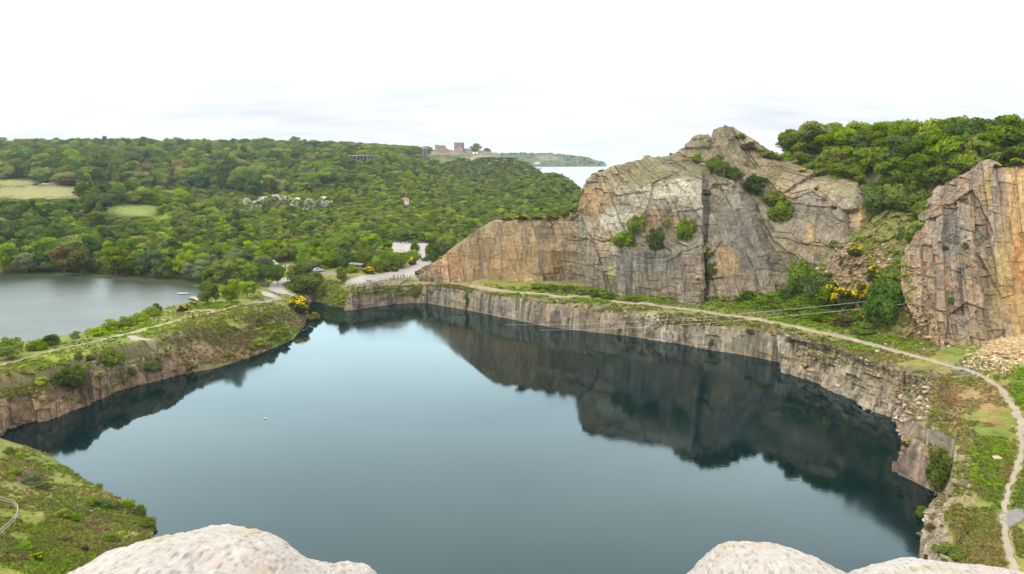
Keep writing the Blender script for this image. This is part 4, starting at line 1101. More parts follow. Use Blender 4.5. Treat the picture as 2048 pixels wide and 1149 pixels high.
BUSHLIST = [
 (598,549,28,46,'big','bright','bright bush filling the corner right of the pale lane'),
 (622,541,30,44,'big','mid','green bush between the pale lane and the silver car'),
 (664,536,36,52,'big','mid','big green bush behind the grey yard'),
 (694,536,34,44,'big','dark','dark bush at the right end of the grey yard'),
 (704,545,18,26,'bush','bright','bright low bush left of the shelter'),
 (586,552,20,30,'bush','olive','olive bush at the near end of the pale lane'),
 (650,528,40,50,'big','bright','bright bush at the back of the grey yard'),
 (716,530,34,44,'big','mid','green bush right behind the shelter'),
 (1752,432,70,62,'big','dark','dark tree-like bush at the top left of the grassy gully'),
 (1790,424,66,66,'big','mid','tree-like bush in the middle of the gully head'),
 (1826,412,62,60,'big','mid','tree-like bush at the top right of the grassy gully'),
 # px, py, h, w, kind, colour, label
 (18,720,52,62,'big','mid','large green bush on the left lake shore at the edge of the photo'),
 (70,702,22,34,'bush','bright','low bright bush on the lake shore next to the large green bush'),
 (100,692,26,34,'bush','dark','dark pointed bush above the left lake shore, left of the tiny pale one'),
 (150,678,17,18,'bush','silver','tiny pale bush standing out against the left lake'),
 (195,672,18,34,'bush','bright','bright low bush starting the hedge-like row by the left lake'),
 (222,661,24,38,'bush','bright','bright bush second in the row by the left lake'),
 (250,654,22,36,'bush','olive','olive bush in the middle of the row by the left lake'),
 (276,644,20,34,'bush','bright','bright bush near the upper end of the row by the left lake'),
 (300,634,22,30,'bush','bright','bright bush topping the row by the left lake'),
 (312,626,22,22,'bush','silver','pale flowering bush at the upper end of the lake row'),
 (386,641,16,8,'column','dark','small dark columnar juniper beside the isthmus path'),
 (140,782,62,60,'big','mid','big green bush overhanging the left rock wall'),
 (118,772,30,34,'bush','dark','dark bush beside the big one on the left rock wall'),
 (222,728,34,42,'bush','mid','round green bush on the rim of the left wall'),
 (157,718,18,18,'bush','mid','small round green bush in the grass above the left wall'),
 (178,722,12,22,'bush','brown','brownish low bush in the grass above the left wall'),
 (200,757,13,16,'bush','bright','small bright bush growing from a ledge of the left wall'),
 (60,748,10,24,'bush','olive','low olive clump in the grass at the left edge'),
 (80,770,18,30,'bush','bright','bright clump on the rim of the left wall'),
 (537,634,14,18,'bush','mid','green clump high on the heathery bank'),
 (515,642,9,14,'bush','mid','small clump left of the green one high on the bank'),
 (468,660,8,12,'bush','mid','small clump in the middle of the heathery bank'),
 (440,672,8,12,'bush','bright','small bright clump on the left part of the heathery bank'),
 (395,675,9,14,'bush','mid','small clump where the grass meets the heathery bank'),
 (565,668,16,26,'bush','bright','bright clump above the water on the isthmus bank'),
 (545,676,16,24,'bush','olive','olive clump above the water on the isthmus bank'),
 (518,692,18,24,'bush','bright','bright rounded clump close to the water on the isthmus bank'),
 (502,699,13,20,'bush','bright','small bright clump at the waterline of the isthmus'),
 (455,712,10,18,'bush','olive','olive clump low on the isthmus bank'),
 (380,738,16,26,'bush','olive','olive clump at the foot of the left rock wall'),
 (300,742,18,36,'bush','dark','dark clump in the cleft of the left rock wall'),
 (262,750,14,22,'bush','olive','olive clump in the cleft of the left rock wall'),
 (628,640,18,22,'bush','olive','olive bush on the tip of the isthmus'),
 (600,588,42,74,'big','mid','wide dark bush on the bank right of the lower road'),
 (625,570,28,40,'big','mid','green bush behind the wide one on the road bank'),
 (628,590,10,14,'bush','mid','small clump below the steps on the grassy bank'),
 (648,592,8,12,'bush','dark','dark tuft on the grassy bank'),
 (730,536,44,44,'big','mid','tall green bush at the left end of the thicket by the plaza'),
 (752,542,36,40,'big','bright','bright bush in the thicket by the plaza, behind the yellow gorse'),
 (776,541,46,50,'big','mid','largest green bush of the thicket by the plaza'),
 (800,537,38,42,'big','mid','green bush at the right end of the thicket by the plaza'),
 (760,520,34,50,'big','bright','bright bush at the back of the thicket by the plaza'),
 (822,521,22,34,'bush','bright','bright bush between the car park and the road'),
 (830,504,22,18,'bush','mid','small upright bush on the island of the car park'),
 (866,524,42,36,'big','mid','big green bush at the foot of the ochre cliff, right of the road'),
 (885,512,34,34,'big','silver','paler bush behind the big one right of the road'),
 (850,522,8,14,'bush','olive','low olive clump at the road corner'),
 (1245,493,34,48,'big','mid','left shrub of the four on the cliff ledge'),
 (1275,470,46,44,'big','mid','upright shrub second from the left on the cliff ledge'),
 (1311,503,54,40,'big','dark','dark hanging shrub in the middle of the cliff ledge'),
 (1374,484,54,44,'big','mid','green shrub at the right end of the cliff ledge'),
 (1335,452,18,18,'bush','bright','small bright shrub above the cliff ledge'),
 (1395,326,20,20,'bush','mid','small shrub left on the upper terrace of the cliff'),
 (1436,350,44,46,'big','mid','large shrub below the summit block of the cliff'),
 (1470,362,32,40,'big','mid','green shrub right of the large one on the upper terrace'),
 (1512,392,46,52,'big','dark','dark shrub on the upper terrace of the cliff'),
 (1550,415,40,50,'big','olive','olive shrub at the top of the shrubby chute'),
 (1562,446,50,52,'big','mid','green shrub filling the chute right of the grey slab'),
 (1424,560,42,26,'big','olive','shrub in the dark cleft of the cliff'),
 (1418,515,24,18,'bush','olive','small shrub higher up in the dark cleft'),
 (1500,300,18,30,'bush','brown','brownish heather clump on the right shoulder of the summit'),
 (1528,314,20,34,'bush','olive','olive bush on the right shoulder of the summit'),
 (1550,319,16,28,'bush','olive','low bush near the gorse right of the summit'),
 (1482,276,10,22,'bush','olive','low bush just right of the summit'),
 (1600,592,88,60,'big','mid','tall shrub at the foot of the cliff in the gully'),
 (1632,602,60,62,'big','dark','dark bush right of the tall shrub in the gully'),
 (1660,612,44,60,'bush','bright','bright bramble mound in the gully'),
 (1770,655,110,76,'big','dark','large dark thorny bush beside the yellow gorse'),
 (1802,480,30,16,'bush','dark','narrow dark bush high in the scree gully'),
 (1655,560,16,18,'bush','olive','small bush under the orange rock in the gully'),
 (1668,495,16,18,'bush','olive','small bush under the square hollow of the cliff'),
 (1640,640,26,44,'bush','mid','low bush above the path in front of the gully'),
 (1690,655,24,46,'bush','brown','brownish bush above the path below the gorse'),
 (1730,668,24,46,'bush','mid','low green bush above the path below the dark thorny bush'),
 (1590,622,22,44,'bush','mid','low bush at the foot of the scree left of the gully'),
 (1540,606,24,44,'bush','mid','green mound at the cliff foot right of the cleft'),
 (1500,600,20,40,'bush','dark','dark mound at the cliff foot close to the cleft'),
 (1575,598,22,36,'bush','dark','dark bush under the cliff beside the tall shrub'),
 (1480,606,14,30,'bush','mid','low green mound just right of the cleft foot'),
 (1928,400,10,14,'bush','olive','tiny bush high on the dark side cliff'),
 (1930,500,18,12,'bush','olive','small bush halfway up the dark side cliff'),
 (1905,606,14,16,'bush','mid','small bush low on the dark side cliff'),
 (1890,500,10,18,'bush','olive','small clump on the left edge of the dark side cliff'),
 (2018,334,20,40,'bush','mid','bush on top of the orange rock face'),
 (1075,576,10,36,'bush','mid','low green mound at the foot of the ochre cliff, leftmost'),
 (1105,580,12,34,'bush','bright','bright mound at the foot of the ochre cliff'),
 (1140,582,11,30,'bush','dark','dark mound where the ochre cliff turns grey'),
 (1165,590,15,26,'bush','mid','green mound at the corner of the grey cliff'),
 (1188,594,18,26,'bush','mid','upright bush at the foot of the grey cliff'),
 (1218,598,14,34,'bush','dark','dark bush at the foot of the grey slab'),
 (1270,602,9,30,'bush','bright','low bright mound below the grey slab'),
 (1882,986,96,62,'big','mid','willow-like bush in the corner beside the squared buttress'),
 (1846,1034,24,30,'bush','olive','olive shrub on the scree above the dark water'),
 (1862,1062,16,20,'bush','olive','small shrub on the scree near the water corner'),
 (1900,1114,26,56,'bush','mid','low green bush at the near corner of the quarry lake'),
 (934,620,36,13,'ivy','mid','strip of ivy hanging down the pale quarry wall'),
 (1240,668,14,12,'bush','olive','small bush at the middle of the quarry wall'),
 (1425,690,14,12,'bush','mid','small bush on the grey quarry wall'),
 (1500,668,10,20,'bush','brown','brown tuft on the rim of the grey quarry wall'),
 (830,600,34,22,'big','olive','olive thicket in the corner of the quarry wall'),
 (60,968,22,36,'bush','silver','silvery bush on the near left slope'),
 (84,980,14,30,'bush','dark','dark bush beside the silvery one on the near left slope'),
 (28,952,16,26,'bush','mid','green bush near the top left of the near slope'),
 (18,908,14,22,'bush','mid','bush at the water edge by the left border'),
 (38,916,12,20,'bush','bright','bright clump on the crest of the near left slope'),
 (180,1012,18,30,'bush','bright','bright bush in the middle of the near left slope'),
 (206,1014,20,34,'bush','silver','silvery bush next to the bright one on the near left slope'),
 (232,1020,16,24,'bush','olive','olive bush low on the near left slope'),
 (198,978,12,18,'bush','mid','bush sticking up on the water edge of the near slope'),
 (254,1016,20,26,'bush','bright','bright bush on the water edge of the near slope'),
 (278,1032,24,24,'bush','mid','round dark green bush on the water edge of the near slope'),
 (292,1052,18,34,'bush','bright','bright bush just above the pale boulder'),
 (148,1042,14,22,'bush','mid','green clump below the middle of the near left slope'),
 (120,1034,16,30,'bush','olive','olive clump right of the curving fence on the near slope'),
 (215,1082,16,26,'bush','mid','green clump left of the pale boulder'),
 (125,1082,14,28,'bush','olive','olive clump under the wooden rail slope'),
 (168,1104,12,16,'bush','dark','dark clump close to the left boulder'),
 (45,1100,14,36,'bush','mid','green clump at the lower left corner'),
]
for a in BUSHLIST: plant_bush(*a)
GORSE = [
 (1705,548,10,12,1,'small gorse in the middle of the scree slope'),
 (1652,648,9,14,0,'small gorse near the path in front of the gully'),
 (1762,600,16,14,1,'upright gorse on the left flank of the dark thorny bush'),
 (1728,640,16,20,1,'gorse at the foot of the dark thorny bush'),
 (1670,572,12,16,1,'small gorse above the bramble mound in the gully'),
 (598,626,38,46,1,'large yellow gorse bush on the tip of the isthmus'),
 (364,624,14,20,0,'small yellow gorse left of the jetty bushes'),
 (383,616,14,22,0,'yellow gorse in front of the jetty'),
 (737,547,14,22,1,'bright yellow gorse at the edge of the plaza'),
 (758,545,9,14,0,'small gorse right of the bright one at the plaza edge'),
 (776,544,9,16,0,'low gorse under the thicket by the plaza'),
 (789,543,8,14,0,'rightmost low gorse under the thicket by the plaza'),
 (823,530,17,18,1,'round yellow gorse where the plaza narrows to the road'),
 (838,520,9,10,0,'small gorse at the left edge of the road'),
 (1014,441,9,22,0,'gorse at the left end of the ochre cliff top'),
 (1042,440,9,26,0,'gorse second from the left on the ochre cliff top'),
 (1076,440,8,24,0,'low gorse in the middle of the ochre cliff top'),
 (1104,438,12,24,0,'gorse right of the middle of the ochre cliff top'),
 (1130,434,14,24,0,'tall gorse near the right end of the ochre cliff top'),
 (1152,426,13,22,0,'gorse against the grey rise at the end of the ochre cliff top'),
 (1558,319,9,18,1,'gorse on the saddle right of the summit'),
 (1606,345,10,14,1,'gorse on the cliff edge under the hilltop trees'),
 (1632,350,9,14,0,'gorse right of the first one under the hilltop trees'),
 (1634,380,9,10,1,'small gorse on the upper cliff left of the square hollow'),
 (1668,418,9,12,1,'small gorse halfway down the cliff left of the square hollow'),
 (1714,512,25,32,1,'gorse on the scree below the square hollow'),
 (1686,530,13,16,0,'small gorse lower left on the scree'),
 (1690,616,44,56,1,'broad yellow gorse in the gully thicket'),
 (1728,612,50,40,1,'yellow gorse against the dark thorny bush'),
 (1748,562,34,24,1,'upper yellow gorse climbing beside the dark thorny bush'),
 (1664,600,34,42,1,'spreading gorse at the left of the gully thicket'),
 (1997,336,10,16,1,'small gorse on the top of the orange rock face'),
 (2036,332,17,30,1,'larger gorse on the top of the orange rock face'),
 (1610,735,8,14,1,'small gorse on the blocky quarry wall'),
 (1812,893,14,16,1,'small gorse above the squared buttress'),
 (78,1122,18,24,1,'small yellow gorse at the bottom left'),
]
for px, py, h, w_, full, lab in GORSE:
    plant_bush(px, py, h, w_, 'bush', 'gorse', lab, 'gorse', 'gorse_bush', None, FLOW if full else FLOWS)

# ------------------------------------------------------------------ single trees by the isthmus and plaza
def tree_px(px, py, hpx, i, colr, label, wf=1.0, group=None):
    loc, nr, on = hit(px, py); dep = proj(np.array(loc))[2]
    return plant_tree(Vector(loc), hpx * dep / F, i, colr, label, group, wf=wf)
for a in [(463,610,52,0,'bright','round bright tree with a bare stem by the isthmus path'),(414,612,50,1,'mid','dark leafy tree beside the jetty'),(432,608,44,6,'mid','narrow tree between the jetty tree and the round one'),
  (496,596,38,2,'bright','bright low tree at the right of the isthmus group',1.3),(478,592,36,3,'bright','bright tree behind the round one on the isthmus'),
  (535,574,48,4,'dark','dark tree at the bend of the lower road'),(556,570,42,1,'dark','dark tree right of the other at the bend of the lower road'),(512,572,44,2,'mid','green tree left of the bend of the lower road'),
  (684,564,31,0,'bright','small round bright tree at the corner of the fenced plaza',1.15)]:
    tree_px(*a)
for px, Y, h, i, lab in [(952,1092,12.5,3,'left one of two pale trees beside the castle tower'),(974,1095,10,4,'right one of two pale trees beside the castle tower')]:
    x = (px - CX) / F * Y * .99
    plant_tree((x, Y, land1(x, Y)), h * 1.25, i, 'silver', lab, None, wf=1.25)

# ------------------------------------------------------------------ trees on the hill to the right
def pick_col(k, dark, bright):
    r = random.random() + k * .25
    return 'dark' if r < dark else ('mid' if r < .62 else ('bright' if r < bright else 'olive'))
hill_pts = []
u = .335
for _ in range(6000):
    u = random.uniform(.338, .70); y = random.uniform(195, 300); x = u * y
    tY = np.interp(u, _hc[:, 0], _hc[:, 2])
    pxm = CX + F * u
    gap = (-9 if pxm < 1850 else 2.0) if pxm > 1728 else -.5
    if y < tY + 4 + gap or y > tY + 48: continue
    if pxm < 1590 and y < tY + 7: continue
    if pxm > 1960 and y < tY + 8: continue
    sp_ = 4.3 if y < tY + 18 else 5.8
    if all((x - a) ** 2 + (y - b) ** 2 > sp_ ** 2 for a, b in hill_pts): hill_pts.append((x, y))
hill_pts.sort(key=lambda p: p[1])
hill_tr = []
for x, y in hill_pts:
    z = land1(x, y); pxx, pyy, dep = proj(np.array([x, y, z]))
    if pxx > 2130: continue
    k = float(fbm(np.array([[x * .06, y * .06, 0]]), 2, 5)[0])
    hill_tr.append((x, y, z, pxx, pick_col(k + .25, .16, .97)))
DESC = {'russet': 'russet brown', 'bright': 'bright green', 'mid': 'mid green', 'dark': 'dark green', 'olive': 'olive green', 'silver': 'pale green'}
ORD = ['first', 'second', 'third', 'fourth', 'fifth', 'sixth', 'seventh', 'eighth', 'ninth', 'tenth', 'eleventh', 'twelfth']
def label_group(items, phrase):
    """items: (px, tree, look); labels by look and order from the left inside one place"""
    by = {}
    for px_, t_, look in items: by.setdefault(look, []).append((px_, t_))
    for look, l in by.items():
        l.sort(key=lambda e: e[0])
        for i, (px_, t_) in enumerate(l):
            if len(l) == 1: s_ = f'the only {look} tree {phrase}'
            elif i < len(ORD): s_ = f'{ORD[i]} {look} tree from left {phrase}'
            else: s_ = f'{look} tree {phrase}'
            t_['label'] = s_ if len(s_.split()) < 17 else s_.replace(' green', '', 1)
places = {}
for x, y, z, pxx, colr in hill_tr:
    tY = np.interp(x / y, _hc[:, 0], _hc[:, 2]); row = y - tY
    i = random.choice([0, 1, 2, 3, 4, 0, 1]); h = random.uniform(8.6, 12.8) * (.72 if row < 9 else 1)
    if pxx < 1610: h *= .85
    t_ = plant_tree((x, y, z - .2 * h), h, i, colr, None, 'trees on the hilltop right of the summit', wf=1.2)
    where = 'left end' if pxx < 1720 else ('middle' if pxx < 1850 else ('above dark cliff' if pxx < 1990 else 'right end'))
    rw = 'front row' if row < 16 else ('second row' if row < 30 else ('third row' if row < 46 else 'back row'))
    places.setdefault(f'in {rw} of hilltop wood, {where}', []).append((pxx, t_, DESC[colr]))
for ph, it in places.items(): label_group(it, ph)

# ------------------------------------------------------------------ the forest beyond the lakes
HLIST = np.array([(100,420,12),(50,360,13),(300,400,9),(300,350,10),(150,335,12),(450,380,8),(200,500,12),(100,700,18),(100,900,20),(300,900,20),(500,900,19),(680,850,15),(750,800,11),(830,850,7),(600,750,17),(600,640,14),
  (600,480,7.5),(600,385,7),(800,750,8.5),(800,560,8),(800,450,7),(950,900,4.2),(950,700,5),(950,520,6.5),(920,420,6),(1050,850,3.8),(1050,600,5.5),(1100,520,6.5),(1140,600,5.5),(870,1000,4),(1000,1000,3),(1120,800,3.2),
  (400,560,12),(400,700,18),(720,500,7.5),(0,800,19),(-200,420,12),(700,345,7),(500,340,9),(560,350,8),(450,450,8)], float)
def tree_h(px_, Y):
    d2 = ((HLIST[:, 0] - px_) / 170) ** 2 + ((np.log(HLIST[:, 1]) - math.log(Y)) * 4.0) ** 2 + .02
    w_ = 1 / d2 ** 2
    h = float((HLIST[:, 2] * w_).sum() / w_.sum())
    edge = 685 + 22 * math.sin(px_ * .021) + 12 * math.sin(px_ * .057)       # the tall wood starts here, scrub in front of it
    if 180 < px_ < 730:
        if edge - 105 < Y < edge: h = min(h, 5.5)
        elif edge <= Y < edge + 130: h = max(h, 20 - max(0, px_ - 560) * .03)
    if 200 < px_ < 480 and 485 < Y < 545: h = 12.5
    if 500 < px_ < 830 and 395 < Y < 560: h *= .85
    return h
cand = []; _cells = {}
raw = []
Y = 290.0
while Y < 2300:
    sp = 3.6 + .0036 * (Y - 290) if Y < 1000 else 8 + .011 * (Y - 1000)
    for x in np.arange(-.76 * Y, .12 * Y, sp): raw.append((x + random.uniform(-.5, .5) * sp, Y + random.uniform(-.5, .5) * sp))
    Y += sp
random.shuffle(raw)
for x, Y in raw:
    h0 = tree_h(CX + F * x / Y, Y); r_ = max(.58 * h0, 3.0 if Y < 600 else 3.6) if Y < 1000 else .0105 * Y
    r_ *= random.uniform(.85, 1.15); cell = (int(x // 12), int(Y // 12)); n_ = 1 if r_ < 12 else 2
    if any((x - a) ** 2 + (Y - b) ** 2 < r_ * r_ for i_ in range(-n_, n_ + 1) for j_ in range(-n_, n_ + 1) for a, b in _cells.get((cell[0] + i_, cell[1] + j_), ())): continue
    _cells.setdefault(cell, []).append((x, Y)); cand.append((x, Y, r_))
cand = np.array(cand)
cx2, cy2 = cand[:, 0], cand[:, 1]
cz2 = land(cx2, cy2)
dl, _ = poly_sd(cx2, cy2, LLW); dq, _ = poly_sd(cx2, cy2, QLW); wgp = way_gap(cx2, cy2)
cpx, cpy, _ = proj(np.stack([cx2, cy2, cz2], 1))
front = np.interp(cpx, [-300, 0, 200, 330, 420, 435, 500, 545, 580, 600, 640, 700, 800, 812, 822, 860, 890, 930, 1300], [300, 300, 298, 290, 284, 283, 284, 306, 334, 322, 316, 322, 330, 345, 398, 398, 345, 345, 350])
keep = (dl > .4) & (dq > 8) & (wgp > 3.6) & (cy2 > front) & (cz2 > -3.5) & (cpx > -110) & (cpx < 1260)
keep &= ~((cy2 > 1020) & (cy2 < 1300) & (cpx > 862) & (cpx < 1040) & (cz2 > 30))
keep &= ~((cpx > 770) & (cpx < 835) & (cy2 < 392))
def ell(cx_, cy_, rx, ry): return ((cpx - cx_) / rx) ** 2 + ((cpy - cy_) / ry) ** 2 < 1
keep &= ~(((cpx < 165) & (cpy > 372) & (cpy < 398)) | ((cpx < 70) & (cpy > 358) & (cpy < 380)) | ((cpx < 130) & (cpy > 369) & (cpy < 380)) | ell(268, 421, 62, 11))
keep &= ~((cpx < 150) & (cpy >= 398) & (cpy < 404))
hh = np.array([tree_h(a, b) for a, b in zip(cpx, cy2)])
keep &= ~((np.abs(cpx - 729) < 20) & (cy2 > 772) & (cy2 < 818))
# nothing may stand on the headland of bare rock or hide the open ground behind the near trees
keep &= ~((cpx > 862) & (cpx < 1170) & (cy2 < 372) & (cz2 > 13))
cap = np.full(len(cpx), 99.0)
m_ = (cpx < 172) & (cpy >= 398) & (cpy < 480); cap[m_] = ((cpy - 391) * cy2 / F)[m_]
m_ = (np.abs(cpx - 268) < 56) & (cpy >= 430) & (cpy < 490); cap[m_] = np.minimum(cap, (cpy - 429) * cy2 / F)[m_]
hh = np.minimum(hh, cap * .78); keep &= hh > 2.2
idx = np.where(keep)[0]
idx = idx[np.argsort(cy2[idx])]
def forest_colour(px_, Y, x):
    k = float(fbm(np.array([[x * .012, Y * .012, 0]]), 3, 15)[0])
    if random.random() < .02: return 'russet'
    if px_ < 240 and 345 < Y < 520: return 'dark' if random.random() < .6 else 'mid'
    if Y < 345 and px_ < 540: return random.choice(['mid', 'olive', 'mid', 'dark', 'bright', 'silver'])
    if Y > 655 and px_ < 720: return random.choices(['dark', 'mid', 'olive', 'bright'], [.42, .40, .12, .06])[0]
    if px_ > 840 and Y > 640: return random.choice(['mid', 'mid', 'olive', 'bright', 'mid', 'dark'])
    return pick_col(k + .35, .14, .95)
NIND = 296 - N_TREES[0]
ind, far_ = idx[:NIND], idx[NIND:]
places = {}
for j in ind:
    x, Y, z, px_ = cx2[j], cy2[j], cz2[j], cpx[j]
    h = hh[j] * random.uniform(.72, 1.3); colr = forest_colour(px_, Y, x)
    i = random.choice([0, 1, 2, 3, 4, 0, 2, 5, 6, 7])
    t_ = plant_tree((x, Y, z - .2), h, i, colr, None, 'trees on the far shore and behind the road', wf=random.uniform(1.0, 1.4))
    if px_ < 440:
        where = 'at left border' if px_ < 60 else ('left part' if px_ < 150 else ('middle' if px_ < 250 else ('left of white boat' if px_ < 330 else 'behind white boat')))
        base_ = 'on far lake shore'
    elif px_ < 640: where = 'by pale lane' if px_ > 540 else 'left of pale lane'; base_ = 'above lower road'
    elif px_ < 830: where = 'left of shelter' if px_ < 705 else 'behind thicket'; base_ = 'beyond plaza'
    else: where = 'behind car park' if px_ < 900 else 'behind ochre cliff'; base_ = 'in wood'
    row = Y - front[j]
    rw = 'front row' if row < 9 else ('second row' if row < 18 else ('third row' if row < 28 else 'back rows'))
    tall = 'tall ' if h > 9.6 else ('small ' if h < 7 else '')
    places.setdefault(f'{base_}, {rw}, {where}', []).append((px_, t_, tall + DESC[colr]))
for ph, it in places.items(): label_group(it, ph)

# the rest of the forest reads as one mass
def woods(name, pts, rots, scls, kinds, protos):
    me = bpy.data.meshes.new(name); me.vertices.add(len(pts)); me.vertices.foreach_set('co', np.asarray(pts, np.float32).ravel())
    for nm, ty, arr, key in (('rot', 'FLOAT_VECTOR', rots, 'vector'), ('scl', 'FLOAT_VECTOR', scls, 'vector'), ('kind', 'INT', kinds, 'value')):
        a = me.attributes.new(nm, ty, 'POINT'); a.data.foreach_set(key, np.asarray(arr, np.int32 if ty == 'INT' else np.float32).ravel())
    o = link(name, me)
    ng = bpy.data.node_groups.new(name, 'GeometryNodeTree')
    ng.interface.new_socket('Geometry', in_out='INPUT', socket_type='NodeSocketGeometry'); ng.interface.new_socket('Geometry', in_out='OUTPUT', socket_type='NodeSocketGeometry')
    gi = ng.nodes.new('NodeGroupInput'); go = ng.nodes.new('NodeGroupOutput'); jn = ng.nodes.new('GeometryNodeJoinGeometry')
    def attr(n_, t): 
        q = ng.nodes.new('GeometryNodeInputNamedAttribute'); q.data_type = t; q.inputs['Name'].default_value = n_; return q.outputs[0]
    ar, as_, ak = attr('rot', 'FLOAT_VECTOR'), attr('scl', 'FLOAT_VECTOR'), attr('kind', 'INT')
    for k, ob in enumerate(protos):
        inf = ng.nodes.new('GeometryNodeObjectInfo'); inf.inputs['Object'].default_value = ob; inf.transform_space = 'ORIGINAL'; inf.inputs['As Instance'].default_value = True
        cmp_ = ng.nodes.new('FunctionNodeCompare'); cmp_.data_type = 'INT'; cmp_.operation = 'EQUAL'
        ci = [s for s in cmp_.inputs if s.type == 'INT']
        ng.links.new(ak, ci[0]); ci[1].default_value = k
        iop = ng.nodes.new('GeometryNodeInstanceOnPoints')
        ng.links.new(gi.outputs[0], iop.inputs['Points']); ng.links.new(cmp_.outputs[0], iop.inputs['Selection']); ng.links.new(inf.outputs['Geometry'], iop.inputs['Instance'])
        ng.links.new(ar, iop.inputs['Rotation']); ng.links.new(as_, iop.inputs['Scale']); ng.links.new(iop.outputs[0], jn.inputs[0])
    ng.links.new(jn.outputs[0], go.inputs[0])
    md = o.modifiers.new('scatter', 'NODES'); md.node_group = ng
    return tag(o, kind='stuff')
proto_ob, proto_key = [], {}
for o in list(COL.objects):
    if o.name.startswith('crown') and o.parent is not None:
        for k, me in CR_DATA.items():
            if o.data is me and k not in proto_key: proto_key[k] = len(proto_ob); proto_ob.append(o)
pts, rots, scls, kinds = [], [], [], []
keys_by = {}
for k in proto_key: keys_by.setdefault(k[1], []).append(k)
for j in far_:
    x, Y, z, px_ = cx2[j], cy2[j], cz2[j], cpx[j]
    h = hh[j] * random.choice([random.uniform(.7, .95), random.uniform(.9, 1.25)]) * (1 if Y < 1000 else 1.1); colr = forest_colour(px_, Y, x)
    if colr not in keys_by: colr = 'mid'
    k = proto_key[random.choice(keys_by[colr])]
    if random.random() < .05: h *= 1.25
    up_ = Y > 600 and px_ < 720
    pass
    s_ = h / 10; wf = cand[j, 2] * 1.75 / (s_ * 7.8) * random.uniform(.85, 1.2)
    pts.append((x, Y, z - h * .16)); rots.append((0, 0, random.uniform(0, 6.28))); scls.append((s_ * wf, s_ * wf, s_)); kinds.append(k)
# wooded headland
for _ in range(900):
    k_ = random.randrange(len(HV)); v = HV[k_] + np.array([random.uniform(-9, 9), random.uniform(-7, 7), 0])
    if v[2] < -1: continue
    pp = proj(v)
    if ((pp[0] - 1095) / 30) ** 2 + ((pp[1] - 317) / 5) ** 2 < 1 and random.random() < .8: continue
    s_ = random.uniform(.5, .95); kk = random.choice(['mid', 'dark', 'bright'])
    pts.append((v[0], v[1], v[2] - 3)); rots.append((0, 0, random.uniform(0, 6.28))); scls.append((s_ * 1.9, s_ * 1.9, s_)); kinds.append(proto_key[random.choice(keys_by[kk])])
print('woods', len(pts), 'individual trees', N_TREES[0])
woods('woods', pts, rots, scls, kinds, proto_ob)

# white-flowering hawthorns and one dead tree in the woods
for n_, (px, Y, h) in enumerate([(492,560,10.6),(512,545,10.0),(530,560,10.6),(552,570,10.6),(572,560,10.6),(598,552,10.0),(622,540,10.6),(650,548,10.6)]):
    u_ = (px - CX) / F; x = u_ * Y; z = land1(x, Y)
    lab = ['hawthorn white with blossom, leftmost in the woods','hawthorn second from left among the white ones','hawthorn thick with white blossom left of the middle','hawthorn in the middle of the white ones','hawthorn right of the middle of the white ones',
           'hawthorn third from right among the white ones','hawthorn second from right among the white ones','hawthorn white with blossom, rightmost in the woods'][n_]
    r = empty('hawthorn', (x, Y, z), random.uniform(0, 6), lab, 'tree', 'hawthorns in blossom'); r.scale = (h * 1.1, h * 1.1, h * 1.15)
    link('foliage', bush_me('big', n_, 'olive'), r); link('stem', STEMS[n_ % 2], r); link('blossoms', FLOWW[n_ % 2], r)
g = np.random.default_rng(9)
p_ = WY(322, 470, 372); zb = land1(p_[0], 372)
r = empty('bare_tree', (p_[0], 372, zb), 0, 'grey bare tree without leaves in the woods behind the lake', 'tree')
m_ = trunk_mesh(77, 9.5, .3, .2, 11, .85); m_.materials[0] = plain('grey_bark', (.34, .30, .27), .9, .2, 2)
link('trunk', m_, r); link('twigs', cmesh('twigs', leafcloud(5, blobs_round(8, 2.2, 4, 9, 14, .6, 1.2), 320, .16), TWG), r)

# ------------------------------------------------------------------ grass, undergrowth, rubble: joined meshes of many small pieces
def scatter_mesh(name, protos, P, rz, sc, mat, tint=None, paint=None, tilt=0.0):
    VV, FF, TT, CC = [], [], [], []; off = 0
    g = np.random.default_rng(5)
    which = g.integers(0, len(protos), len(P))
    for k, (v0, f0, t0) in enumerate(protos):
        sel = np.where(which == k)[0]
        if not len(sel): continue
        c_, s_ = np.cos(rz[sel]), np.sin(rz[sel])
        v = v0[None] * sc[sel][:, None, :]
        if tilt:
            ta = g.uniform(-tilt, tilt, len(sel)); ct_, st_ = np.cos(ta)[:, None], np.sin(ta)[:, None]
            v = np.stack([v[..., 0], v[..., 1] * ct_ - v[..., 2] * st_, v[..., 1] * st_ + v[..., 2] * ct_], -1)
        x = v[..., 0] * c_[:, None] - v[..., 1] * s_[:, None]; y = v[..., 0] * s_[:, None] + v[..., 1] * c_[:, None]
        v = np.stack([x, y, v[..., 2]], -1) + P[sel][:, None]
        n = v0.shape[0]
        VV.append(v.reshape(-1, 3)); FF.append((f0[None] + (np.arange(len(sel)) * n)[:, None, None]).reshape(-1, f0.shape[1]) + off); off += len(sel) * n
        if t0 is not None: TT.append(np.clip(np.tile(t0, len(sel)) + np.repeat(g.uniform(-.25, .25, len(sel)), n), 0, 1))
        if paint is not None: CC.append(np.repeat(paint[sel], n, axis=0))
    me = mesh_np(name, np.concatenate(VV), np.concatenate(FF), [mat], smooth=False, tint=np.concatenate(TT) if TT else None, col=np.concatenate(CC) if CC else None)
    return tag(link(name, me), kind='stuff')

